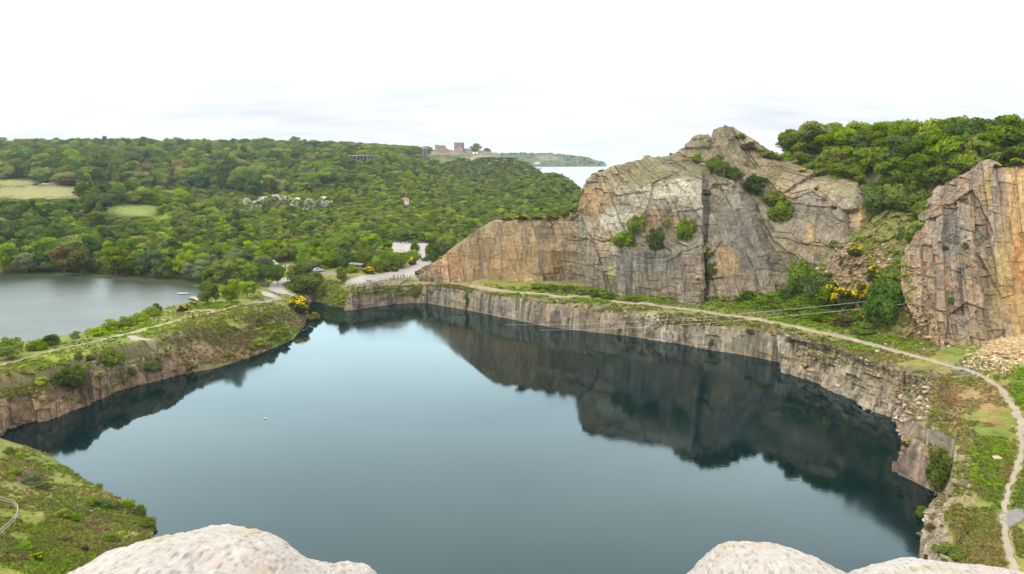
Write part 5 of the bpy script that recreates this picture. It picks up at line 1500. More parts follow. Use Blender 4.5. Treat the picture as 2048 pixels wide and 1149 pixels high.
def tuft(seed, n=9):
    g = np.random.default_rng(seed); V = []
    for i in range(n):
        a = g.uniform(0, 6.28); r_ = g.uniform(0, .45); b = np.array([r_ * math.cos(a), r_ * math.sin(a), -.05]); a2 = g.uniform(0, 6.28)
        w_ = np.array([math.cos(a2), math.sin(a2), 0]) * g.uniform(.1, .2); tp = b + np.array([g.uniform(-.35, .35), g.uniform(-.35, .35), g.uniform(.5, 1.0)])
        V += [b - w_, b + w_, tp + w_ * .45, tp - w_ * .45]
    V = np.array(V); return V, np.arange(len(V)).reshape(-1, 4), None
TUFTS = [tuft(i) for i in range(5)]

def tuft_mat():
    m, nt, out = newmat('grass_blades')
    at = N(nt, 'ShaderNodeAttribute', attribute_name='paint')
    d = N(nt, 'ShaderNodeBsdfDiffuse'); t = N(nt, 'ShaderNodeBsdfTranslucent'); L(nt, at.outputs['Color'], d.inputs[0]); L(nt, at.outputs['Color'], t.inputs[0])
    mx = N(nt, 'ShaderNodeMixShader'); mx.inputs[0].default_value = .3
    L(nt, d.outputs[0], mx.inputs[1]); L(nt, t.outputs[0], mx.inputs[2]); L(nt, mx.outputs[0], out.inputs[0]); return m
M_TUFT = tuft_mat()

bpy.context.view_layer.update(); DG = bpy.context.evaluated_depsgraph_get()
# cast only against the land: a list of the landform objects' trees
from mathutils.bvhtree import BVHTree
BV = []
for nm in ('ground', 'quarry_cliff', 'scree_slope', 'side_cliff', 'quarry_wall', 'bank_wall', 'quarry_lake', 'lake_water'):
    BV.append((nm, BVHTree.FromObject(bpy.data.objects[nm], DG)))
def land_hit(px, py):
    d = Vector(ray(px, py)).normalized(); best = None
    for nm, t in BV:
        h_ = t.ray_cast(EYE, d)
        if h_[0] is not None and (best is None or h_[3] < best[2]): best = (h_[0], h_[1], h_[3], nm)
    return best
def scatter_px(regions, n, seed, minz=.45, on=None, gap=.25):
    """sample landform points seen inside elliptical regions of the view, so near and far ground get even cover"""
    g = random.Random(seed); out = []; tot = sum(r[4] for r in regions)
    for (x, y, rx, ry, w_) in regions:
        for _ in range(int(n * w_ / tot)):
            a = g.uniform(0, math.tau); f = math.sqrt(g.random())
            h_ = land_hit(x + rx * f * math.cos(a), y + ry * f * math.sin(a))
            if h_ is None or h_[3] in ('quarry_lake', 'lake_water') or abs(h_[1].z) < minz: continue
            if on and h_[3] not in on: continue
            out.append(tuple(h_[0]))
    out = np.array(out)
    return out[way_gap(out[:, 0], out[:, 1]) > gap]

GR = [(2150,950,100,190,1.2),(1980,1090,70,60,1.2),(1960,900,110,190,3.2),(1700,700,180,30,1.0),(1450,625,260,28,1.2),(1100,590,260,18,.8),(890,575,90,6,.4),(330,670,330,60,2.2),(500,640,150,60,1.4),(110,765,160,45,2.6),(130,1020,190,140,5.0),(650,590,60,30,.5),
      (780,580,90,8,.4),(1760,660,130,60,.8),(1850,790,60,50,.5)]
P = scatter_px(GR, 50000, 3, gap=.2)
g = np.random.default_rng(4)
dist = np.hypot(P[:, 0], P[:, 1])
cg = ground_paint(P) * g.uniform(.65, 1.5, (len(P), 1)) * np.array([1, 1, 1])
yel = g.random(len(P)) < .12
cg[yel] = cg[yel] * np.array([1.35, 1.15, .9])
sz = (.18 + .00095 * dist) * g.uniform(.6, 1.5, len(P))
patchy = fbm(P * .15, 3, 91)
kp = patchy > -.25
scatter_mesh('grass', TUFTS, P[kp], g.uniform(0, 6.28, kp.sum()), np.stack([sz * 1.5, sz * 1.5, sz * .85], 1)[kp], M_TUFT, paint=np.clip(cg, .01, .6)[kp])

CL = [leafcloud(700 + i, [(0, 0, .25, .42, .8), (.3, .1, .2, .3, .8), (-.25, .2, .22, .3, .8), (0, -.3, .3, .3, .8)], 46, .15, fill=.1) for i in range(4)]
UG = [('undergrowth', MID, [(1100,585,140,10,1.2),(1250,600,120,8,.8),(1520,602,110,16,1.6),(1660,640,130,26,1.8),(1640,590,60,30,.8),(1745,530,50,60,.7),(1800,580,26,70,.4),(1770,690,90,14,.6),(1980,925,55,50,1.0),(2040,780,20,50,.5),(110,1125,120,26,1.1),(200,1040,90,50,.6),
        (240,660,120,14,.6),(560,665,50,20,.4),(440,612,60,8,.3),(650,590,50,26,.5),(760,585,60,6,.3),(60,730,80,14,.4)], 2600, (.6, 1.3)),
      ('brambles', OLI, [(1150,612,220,14,1.2),(1400,642,170,14,1.2),(930,578,110,8,.6),(1560,660,80,12,.4),(1700,590,90,60,1.2),(800,583,100,6,.6),(500,650,110,46,1.4),(400,690,110,40,.8),(120,1000,130,110,2.0),(1720,650,120,30,.8),(270,720,100,30,.6),(1500,360,80,40,.4),
        (1080,436,80,6,.5)], 1700, (.4, .9)),
      ('heather', BROWN, [(470,690,130,34,1.0),(560,640,70,30,.8),(30,1110,60,30,.6),(210,1050,70,40,.8),(1560,670,120,10,.5),(1080,438,80,5,.7),(1520,305,40,14,.4),(1700,640,80,20,.6),(800,586,100,6,.4),(1300,640,200,12,.6)], 1100, (.35, .7))]
for nm, mt, reg, n_, (s0, s1) in UG:
    P = scatter_px(reg, n_, hash(nm) % 97 if False else len(nm) * 7, .3, gap=.7)
    g = np.random.default_rng(len(nm)); s_ = g.uniform(s0, s1, len(P)) * np.clip(np.hypot(P[:, 0], P[:, 1]) / 200, .55, 1.3)
    scatter_mesh(nm, CL, P - np.array([0, 0, .1]), g.uniform(0, 6.28, len(P)), np.stack([s_ * 1.25, s_ * 1.25, s_], 1), mt)

def rockproto(seed):
    g = np.random.default_rng(seed); bm = bmesh.new()
    for _ in range(14):
        v = unit(g.normal(size=3)) * g.uniform(.8, 1.1); bm.verts.new(v * np.array([.6, .5, .4]))
    bmesh.ops.convex_hull(bm, input=bm.verts[:])
    bmesh.ops.delete(bm, geom=[v for v in bm.verts if not v.link_faces], context='VERTS')
    bmesh.ops.triangulate(bm, faces=bm.faces[:])
    bm.verts.index_update()
    V = np.array([v.co[:] for v in bm.verts]); Fq = np.array([[v.index for v in f.verts] for f in bm.faces]); bm.free()
    return V, Fq, None
ROCKS = [rockproto(i) for i in range(8)]
def rocks(name, reg, n_, s0, s1, cols_, seed, minz=.15, on=None, gap=.4):
    P = scatter_px(reg, n_, seed, minz, on, gap); g = np.random.default_rng(seed)
    s_ = s0 + (s1 - s0) * g.random(len(P)) ** 3.0
    c_ = np.array(cols_)[g.integers(0, len(cols_), len(P))] * g.uniform(.7, 1.25, (len(P), 1))
    return scatter_mesh(name, ROCKS, P + np.array([0, 0, .05]), g.uniform(0, 6.28, len(P)), np.stack([s_ * g.uniform(.8, 1.4, len(P)), s_, s_ * g.uniform(.5, 1, len(P))], 1), M_ROCK, paint=c_, tilt=.5)
RC = [(.34, .25, .19), (.28, .21, .17), (.42, .36, .31), (.30, .19, .14)]
rocks('scree_stones', [(1770,515,14,26,.5),(1720,540,60,50,1.2),(1835,600,30,70,1),(1730,555,26,16,.5),(1690,520,30,40,.6),(1860,690,50,14,.5),(1660,545,30,30,.4)], 800, .25, 1.4, RC, 12)
rocks('wall_rubble', [(1815,800,40,50,1.2),(1800,880,14,30,.4),(1865,1030,26,50,1),(1650,765,90,14,.4),(1850,790,14,50,.6)], 380, .3, 1.5, RC + [(.5, .45, .42)], 13, .05)
rocks('shore_stones', [(300,770,300,40,1),(520,705,90,24,.8),(660,616,40,6,.4),(740,614,60,5,.5),(230,1040,70,40,.7),(60,960,50,30,.3)], 500, .12, .6, RC, 14, .3)
# ------------------------------------------------------------------ foreground boulders on the look-out
def boulder(name, ridge, Yr, ay, bz, seed, label, amp=.035, drop=16, nu=330, nv=220):
    rg = np.array(ridge, float)
    t = np.linspace(0, 1, nu); d = np.r_[0, np.cumsum(np.linalg.norm(np.diff(rg, axis=0), axis=1))]; d /= d[-1]
    px = np.interp(t, d, rg[:, 0]); py = np.interp(t, d, rg[:, 1]) + drop
    for _ in range(10): px[1:-1] = (px[:-2] + 2 * px[1:-1] + px[2:]) / 4; py[1:-1] = (py[:-2] + 2 * py[1:-1] + py[2:]) / 4
    R0 = np.array([WY(a, b, Yr) for a, b in zip(px, py)])
    sup = math.hypot(ay * .44, bz * .9)
    s_ = np.clip(np.minimum(t, 1 - t) * 9, 0.004, 1) ** .6
    a = np.linspace(0, 2 * math.pi, nv, endpoint=False)
    ca, sa = np.cos(a), np.sin(a)
    k = (np.abs(ca) ** 2.4 + np.abs(sa) ** 2.4) ** (-1 / 2.4)
    V = np.zeros((nu, nv, 3))
    cen = R0 - np.array([0, .44, .9]) * sup
    V[..., 0] = cen[:, None, 0]
    V[..., 1] = cen[:, None, 1] + s_[:, None] * (ay * ca * k)[None]
    V[..., 2] = cen[:, None, 2] + s_[:, None] * (bz * sa * k)[None]
    p = V.reshape(-1, 3)
    n = unit(p - np.repeat(cen, nv, axis=0))
    dd = fbm(p * 1.6, 4, seed) * amp * 1.6 + fbm(p * 7, 4, seed + 3) * amp * .45 + fbm(p * 30, 3, seed + 5) * amp * .3
    F1, F2, cid, cc, tv = worley(p * 2.2, seed + 9)
    dd += ((p * 2.2 - cc) * tv).sum(1) * amp * .9
    p = p + n * dd[:, None]
    c = np.tile(np.array((.43, .385, .345)), (len(p), 1))
    m = sstep(-.1, .35, fbm(p * 2.2, 4, seed + 20))[:, None]; c = c + (np.array((.45, .375, .325)) - c) * m
    m = sstep(.1, .4, fbm(p * np.array([3.5, 1.2, 3.5]), 4, seed + 30))[:, None]; c = c + (np.array((.52, .475, .435)) - c) * m * .6
    m = sstep(.2, .45, fbm(p * 5, 4, seed + 35))[:, None]; c = c + (np.array((.42, .33, .22)) - c) * m * .7
    m = sstep(.25, .5, fbm(p * 55, 2, seed + 40))[:, None]; c = c * (1 - .4 * m)
    m = sstep(.34, .5, fbm(p * 34, 2, seed + 45))[:, None]; c = c + (np.array((.60, .57, .53)) - c) * m * .35
    i = np.arange(nu * nv).reshape(nu, nv); j = np.roll(i, -1, axis=1)
    f = np.stack([i[:-1], j[:-1], j[1:], i[1:]], -1).reshape(-1, 4)
    o = link(name, mesh_np(name, p, f[:, ::-1], [M_BOULDER], col=np.clip(c, .02, .88)))
    bm = bmesh.new(); bm.from_mesh(o.data); bmesh.ops.holes_fill(bm, edges=[e for e in bm.edges if e.is_boundary], sides=0); bmesh.ops.recalc_face_normals(bm, faces=bm.faces[:]); bm.to_mesh(o.data); bm.free()
    for q in o.data.polygons: pass
    o.data.polygons.foreach_set('use_smooth', [True] * len(o.data.polygons))
    return tag(o, label, 'boulder')
boulder('boulder', [(-20,1290),(25,1205),(85,1152),(165,1108),(230,1082),(300,1058),(350,1049),(400,1051),(450,1061),(500,1078),(540,1102),(575,1128),(606,1150),(660,1200),(700,1290)], 3.7, 1.0, .75, 3, 'large smooth pale boulder in front, at the lower left')
boulder('boulder', [(470,1230),(510,1150),(540,1112),(560,1107),(590,1113),(620,1124),(655,1132),(672,1130),(690,1127),(715,1130),(738,1138),(756,1160),(790,1260)], 4.3, .6, .6, 14, 'rough low rock just right of the large pale boulder', amp=.05)
boulder('boulder', [(1300,1290),(1370,1205),(1412,1149),(1450,1112),(1480,1092),(1503,1085),(1560,1086),(1600,1092),(1640,1100),(1675,1117),(1710,1138),(1740,1158),(1790,1210),(1830,1290)], 3.8, .95, .7, 25, 'pale boulder in front, at the lower middle right', drop=20)
boulder('boulder', [(1690,1290),(1730,1200),(1768,1150),(1800,1136),(1840,1123),(1890,1118),(1940,1124),(1990,1131),(2040,1139),(2100,1150),(2180,1190),(2240,1290)], 4.0, 1.0, .7, 36, 'low pale boulder in front, at the lower right corner', amp=.03, drop=14)

# ------------------------------------------------------------------ heap of broken stone under the orange face
HEAP = [col((1922,724,9.0),(1930,715,171),(1940,706,177)), col((1950,733,9.0),(1960,708,171),(1968,692,177)), col((1985,742,9.0),(1990,706,168),(1998,680,177)),
        col((2040,748,9.0),(2045,700,168),(2050,668,177)), col((2110,758,9.0),(2115,700,163),(2120,655,174)), col((2220,775,9.0),(2220,720,158),(2220,690,170))]
def heap_paint(p, px, py, n, ck, seed):
    k = fbm(p * .3, 3, seed)[:, None]
    return np.array((.47, .33, .19)) * (1 - sstep(-.3, .3, k)) + np.array((.50, .38, .25)) * sstep(-.3, .3, k)
rock_face('rubble_bank', HEAP, 200, 120, [(1.6, .35), (.7, .22)], 606, heap_paint, (5, -1.0), foot=.8, aniso=(1, 1, 1), crack=.3)
bpy.context.view_layer.update(); DG = bpy.context.evaluated_depsgraph_get()
BV.append(('rubble_bank', BVHTree.FromObject(bpy.data.objects['rubble_bank'], DG)))
rocks('rubble', [(2000,715,75,34,1), (1975,728,50,14,.5)], 900, .22, 1.1, [(.52, .38, .23), (.55, .44, .32), (.46, .31, .17), (.5, .42, .35)], 41, .1)

# loose stones people could pick out
def loose_rock(px, py, wpx, label, colr, fl=.6):
    h_ = land_hit(px, py); dep = proj(np.array(h_[0]))[2]; w_ = wpx * dep / F / 1.15
    V, Fq, _ = ROCKS[int(px) % 8]
    me = mesh_np('rock', V * np.array([w_, w_ * .8, w_ * fl]), Fq, [M_ROCK], smooth=False, col=np.tile(np.array(colr), (len(V), 1)))
    o = link('rock', me, None, h_[0] + Vector((0, 0, w_ * fl * .22)), px % 6); tag(o, label, 'rock')
loose_rock(1995,918,26,'pale slanted rock lying in the green hollow beside the right path',(.45,.37,.31),.5)
loose_rock(1712,682,14,'flat pale stone on the lake side of the path',(.5,.44,.38),.35)
loose_rock(1752,693,11,'grey stone at the path edge, before the marker posts',(.4,.36,.33))
loose_rock(1771,690,9,'small upright stone on the far edge of the path',(.42,.34,.27),.9)
loose_rock(1755,704,15,'pale stone in the grass between path and lake',(.5,.45,.38),.5)
loose_rock(611,597,14,'white block beside the foot of the steps at the lake head',(.62,.58,.52),.75)
loose_rock(1860,676,26,'orange slab leaning at the foot of the dark side cliff',(.45,.32,.17),.4)
loose_rock(1395,557,16,'squared block in the dark cleft of the cliff',(.3,.25,.2),.7)
loose_rock(1507,582,24,'grey boulder among the bushes at the cliff foot',(.27,.23,.2),.7)

# ------------------------------------------------------------------ fences, marker posts, steps rail
def gpt(px, py):
    h_ = land_hit(px, py); return h_[0].copy()
def fence(name, pts, n, hgt, label, rails=(.95, .5), mat=None, rr_=.05, pr=.07):
    mat = mat or M_WOOD
    W = [gpt(*p) for p in pts]
    d = [0]
    for a, b in zip(W[:-1], W[1:]): d.append(d[-1] + (b - a).length)
    Q = []
    for i in range(n):
        t = d[-1] * i / (n - 1); k = max(j for j in range(len(d)) if d[j] <= t + 1e-6); k = min(k, len(W) - 2)
        Q.append(W[k].lerp(W[k + 1], (t - d[k]) / (d[k + 1] - d[k] + 1e-9)))
    r = empty(name, Q[0], 0, label, 'fence')
    for p in Q:
        q = p - Q[0]; MB().bar(q - Vector((0, 0, .4)), q + Vector((0, 0, hgt)), pr, 7).build('post', mat, r)
    for f in rails:
        for a, b in zip(Q[:-1], Q[1:]):
            MB().bar(a - Q[0] + Vector((0, 0, hgt * f)), b - Q[0] + Vector((0, 0, hgt * f)), rr_, 6).build('rail', mat, r)
    return r
fence('timber_fence', [(0,1008),(14,1010),(28,1016),(37,1026),(37,1040),(30,1052),(14,1066),(-4,1084)], 8, 1.15, 'curving two-rail timber fence on the near left slope', (.96, .62), M_WOODPALE, .055, .07)
fence('timber_fence', [(691,574),(716,572),(745,567),(780,561),(815,556)], 18, 1.1, 'two-rail timber fence along the front of the gravel plaza', (.95, .5))
fence('timber_fence', [(820,556),(836,557),(851,562),(868,566),(884,568)], 7, 1.15, 'one-rail fence at the start of the quarry path', (.85,), None, .035, .08)
fence('timber_fence', [(478,616),(505,611),(530,606),(552,600),(570,597)], 11, 1.05, 'low timber fence beside the isthmus path', (.95, .5), M_WOODPALE)
fence('timber_fence', [(538,587),(552,592),(562,597),(574,597)], 7, 1.0, 'short timber fence round the turning place', (.95,))
fence('steps_rail', [(617,597),(630,580),(644,567),(655,557)], 6, 1.0, 'handrail climbing the grassy bank to the plaza', (.95,), M_WOODPALE, .04, .04)
fence('timber_fence', [(690,562),(676,557),(660,556)], 5, 1.0, 'short fence beyond the little tree at the plaza corner', (.9,))
for px, py, hpx, lab in [(1785,694,11,'first yellow marker post from the left, on the hill side of the path'),(1793,706,10,'yellow marker post in the grass below the first one'),(1819,718,10,'thin marker post in the grass near the blocky wall'),
        (1853,730,15,'tall yellow marker post at the wall corner'),(1974,768,18,'white-topped marker post at the bend of the path')]:
    p = gpt(px, py); dep = proj(np.array(p))[2]; h = hpx * dep / F * .9
    r = empty('marker_post', p, 0, lab, 'post')
    MB().bar((0, 0, -.3), (0, 0, h), .05, 8).build('pole', plain('marker_yellow', (.62, .52, .22), .7), r)
    if 'white' in lab: MB().box((0, 0, h), (.34, .05, .3)).build('plate', M_WHITE, r)
    else: MB().bar((0, 0, h), (0, 0, h + .08), .055, 8).build('cap', M_WHITE, r)

# ------------------------------------------------------------------ wires across the quarry
def cable(name, A, B, keys, label):
    n = 90; P = []
    kx = [k[0] for k in keys]; ky = [k[1] for k in keys]
    zs = []; ss = []
    for px_, py_ in keys:
        # depth where the sight plane of this column meets the straight run A-B
        dv = ray(px_, py_); a = (px_ - CX) / F
        s0, s1 = 0.0, 1.0
        for _ in range(40):
            sm = (s0 + s1) / 2; q = A + (B - A) * sm; q = np.array([q[0], q[1], 6 + 14 * 0])
            zq = WY(px_, py_, q[1]); 
            if proj(np.array([q[0], q[1], zq[2]]))[0] < px_: s0 = sm
            else: s1 = sm
        ss.append(s0); zs.append(WY(px_, py_, A[1] + (B[1] - A[1]) * s0)[2])
    c = np.polyfit(ss, zs, 3)
    for i in range(n + 1):
        s = i / n; q = A + (B - A) * s; P.append(Vector((q[0], q[1], float(np.polyval(c, s)))))
    bm = bmesh.new(); prev = None
    for i, q in enumerate(P):
        d = (P[min(i + 1, n)] - P[max(i - 1, 0)]).normalized(); u_ = d.orthogonal().normalized(); v = d.cross(u_)
        ring = [bm.verts.new(q + (u_ * math.cos(k * math.tau / 5) + v * math.sin(k * math.tau / 5)) * .022) for k in range(5)]
        if prev:
            for k in range(5): bm.faces.new((prev[k], prev[(k + 1) % 5], ring[(k + 1) % 5], ring[k]))
        prev = ring
    me = bpy.data.meshes.new(name); bm.to_mesh(me); bm.free(); me.materials.append(M_STEEL)
    tag(link(name, me), label, 'cable')
Aw = np.array(gpt(622, 598)); Bw = np.array(gpt(1978, 574)); Bw2 = np.array(gpt(1972, 590))
cable('wire', Aw, Bw, [(640,613),(730,628),(850,643),(1000,650),(1181,648),(1300,642),(1540,622),(1750,601),(1900,586),(1975,575)], 'upper of two slack wires spanning the quarry lake')
cable('wire', Aw + np.array([-.8, -.8, 0]), Bw2, [(640,617),(730,633),(850,652.5),(1000,659),(1181,658),(1300,654),(1540,637),(1750,614),(1900,598),(1968,590)], 'lower of two slack wires spanning the quarry lake')

# ------------------------------------------------------------------ boat, jetty, gull
p = WZ(366, 589, HL)
r = empty('rowing_boat', p, R(6), 'white rowing boat lying on the left lake near the jetty', 'boat')
bm = bmesh.new(); rings = []
for i in range(11):
    t = i / 10; x = -1.9 + 3.8 * t; w_ = .72 * (1 - (abs(t - .42) / .6) ** 2.6) if t > .02 else .5; w_ = max(w_, .02); sh = .42 + .22 * (t - .45) ** 2 * 2
    rings.append([bm.verts.new(q) for q in [(x, -w_, sh), (x, -w_ * .8, .12), (x, 0, -.12), (x, w_ * .8, .12), (x, w_, sh)]])
for a, b in zip(rings[:-1], rings[1:]):
    for k in range(4): bm.faces.new((a[k], a[k + 1], b[k + 1], b[k]))
bm.faces.new(rings[0])
me = bpy.data.meshes.new('hull'); bm.to_mesh(me); bm.free(); me.materials.append(M_WHITE)
h_ = link('hull', me, r); sm = h_.modifiers.new('thick', 'SOLIDIFY'); sm.thickness = .05
for x in (-1.0, .3): MB().box((x, 0, .3), (.24, 1.2, .04)).build('thwart', M_WOODPALE, r)
m = MB(); m.box((-.3, 0, .42), (3.3, 1.2, .05), bev=.01); m.build('cover', plain('grey_cover', (.5, .5, .51), .6), r)
a, b = WZ(383, 597, HL), WZ(402, 604, HL); d = b - a
r = empty('jetty', a, math.atan2(d[1], d[0]), 'short pale wooden jetty on the left lake beside the bushes', 'jetty')
ln = float(np.linalg.norm(d)) + 3
MB().box((ln / 2, 0, .55), (ln, 2.2, .12), bev=.01).build('deck', M_WOODPALE, r)
for x in (.3, ln * .5, ln - .4):
    for y in (-.9, .9): MB().bar((x, y, -.8), (x, y, .5), .09, 8).build('pile', M_WOOD, r)
p = WZ(530, 838, 0)
r = empty('gull', p, .6, 'single white gull floating on the quarry lake', 'bird')
bm = bmesh.new()
m = MB(); m.ball((0, 0, .08), (.26, .12, .11)); m.ball((.2, 0, .22), (.085, .07, .075)); m.bar((.1, 0, .1), (.19, 0, .22), .06, 8, .045); m.bar((.27, 0, .215), (.34, 0, .2), .018, 6, .006); m.bar((-.2, 0, .1), (-.42, 0, .15), .06, 8, .02)
m.build('body', M_WHITE, r)

# ------------------------------------------------------------------ cars
def car(P, rz, paint, label):
    r = empty('car', P, rz, label, 'car')
    bm = MB()
    prof = [(-2.1, .32), (-2.1, .85), (-1.85, .98), (-1.2, 1.42), (.35, 1.46), (1.05, .98), (1.95, .82), (2.1, .6), (2.1, .32)]
    bm.prism([(x, -.84, z) for x, z in prof], Vector((0, 1.68, 0)))
    bmesh.ops.bevel(bm.bm, geom=bm.bm.edges[:], offset=.07, segments=2, affect='EDGES')
    bm.build('body', paint, r)
    g_ = plain('car_glass', (.03, .035, .04), .15, .1)
    MB().box((-.42, 0, 1.2), (1.35, 1.72, .34), bev=.05).build('side_windows', g_, r)
    MB().box((.72, 0, 1.2), (.06, 1.4, .5), rot=Euler((0, R(-52), 0))).build('windscreen', g_, r)
    for x in (-1.3, 1.3):
        for y in (-.8, .8):
            w_ = MB().bar((x, y - .1, .32), (x, y + .1, .32), .32, 16).build('wheel', M_DARK, r)
            MB().bar((x, y - .11, .32), (x, y + .11, .32), .18, 12).build('rim', M_STEEL, w_)
    for y in (-.6, .6): MB().box((2.06, y, .68), (.08, .3, .14), bev=.02).build('headlight', M_WHITE, r)
    return r
px = WZ(72, 374, land1(*WY(72, 374, 640)[:2]))
p = np.array(gpt(72, 371.5)); car(p + np.array([0, 0, .12]), R(12), plain('navy_paint', (.02, .025, .05), .3, .1), 'dark blue car on the field road at the far left')
p = np.array(gpt(90, 370.5)); car(p + np.array([0, 0, .12]), R(40), M_WHITE, 'small white car on the field road right of the dark blue one')
p = np.array(gpt(637, 544)); car(p + np.array([0, 0, .1]), R(20), plain('silver_paint', (.45, .46, .48), .3, .1), 'silver car parked under the trees by the grey yard')
def van(P, rz, label):
    r = empty('van', P, rz, label, 'van')
    m = MB(); m.prism([(x, -.95, z) for x, z in [(-2.6, .4), (-2.6, 2.3), (-2.4, 2.45), (1.1, 2.45), (1.7, 1.5), (2.5, 1.2), (2.6, .4)]], Vector((0, 1.9, 0)))
    bmesh.ops.bevel(m.bm, geom=m.bm.edges[:], offset=.08, segments=2, affect='EDGES'); m.build('body', M_WHITE, r)
    g_ = plain('van_glass', (.03, .035, .04), .15, .1)
    MB().box((1.38, 0, 1.98), (.06, 1.6, .8), rot=Euler((0, R(-32), 0))).build('windscreen', g_, r)
    MB().box((.6, 0, 1.85), (.8, 1.93, .5), bev=.04).build('side_windows', g_, r)
    for x in (-1.6, 1.6):
        for y in (-.88, .88): MB().bar((x, y - .1, .36), (x, y + .1, .36), .36, 16).build('wheel', M_DARK, r)
for (px, py, lab) in [(533, 541, 'left one of two white vans half hidden by trees beside the pale lane'), (545, 540, 'right one of two white vans half hidden by trees beside the pale lane')]:
    p = WY(px, py, 327); van((p[0], p[1], land1(p[0], p[1])), R(25), lab)

# ------------------------------------------------------------------ shelter, bench, barriers, signs
p = WY(713, 548, 303); z = land1(p[0], p[1])
r = empty('shelter', (p[0], p[1], z), R(-12), 'long low open shelter with a flat grey roof behind the plaza', 'shelter')
MB().box((0, 0, 1.0), (3.6, 1.6, 1.6), bev=.02).build('wall', plain('grey_boards', (.3, .3, .3), .8, .2), r)
MB().box((0, -.82, 1.5), (3.0, .06, .6)).build('opening', plain('dark_boards', (.16, .10, .09), .8), r)
MB().box((.1, -.3, 2.15), (5.2, 2.8, .2), rot=Euler((R(4), R(4), 0)), bev=.02).build('roof', plain('pale_roof', (.2, .19, .18), .8, .2), r)
for x in (-1.9, 2.2): MB().bar((x, -1.3, -.1), (x, -1.3, 2.1), .07, 8).build('post', M_WOOD, r)
p = gpt(750, 551)
r = empty('stump_seat', p, 0, 'small dark stump with a pale top at the plaza edge', 'stump')
MB().bar((0, 0, -.1), (0, 0, .45), .3, 12, .27).build('stump', M_WOOD, r); MB().bar((0, 0, .45), (0, 0, .49), .27, 12).build('top', M_WOODPALE, r)
p = gpt(805, 504)
r = empty('barrier', p, R(5), 'low dark wooden barrier in front of the gravel car park', 'barrier')
MB().box((0, 0, .55), (2.6, .14, .16), bev=.02).build('beam', M_WOOD, r)
for x in (-1.2, 1.2): MB().bar((x, 0, -.1), (x, 0, .6), .08, 8).build('post', M_WOOD, r)
p = gpt(848, 511)
r = empty('barrier', p, 0, 'row of low stones and posts across the gravel road', 'barrier')
for x in (-1.7, -.85, 0, .85, 1.7): MB().bar((x, 0, -.1), (x, 0, .5), .1, 8, .09).build('post', M_WOOD, r)

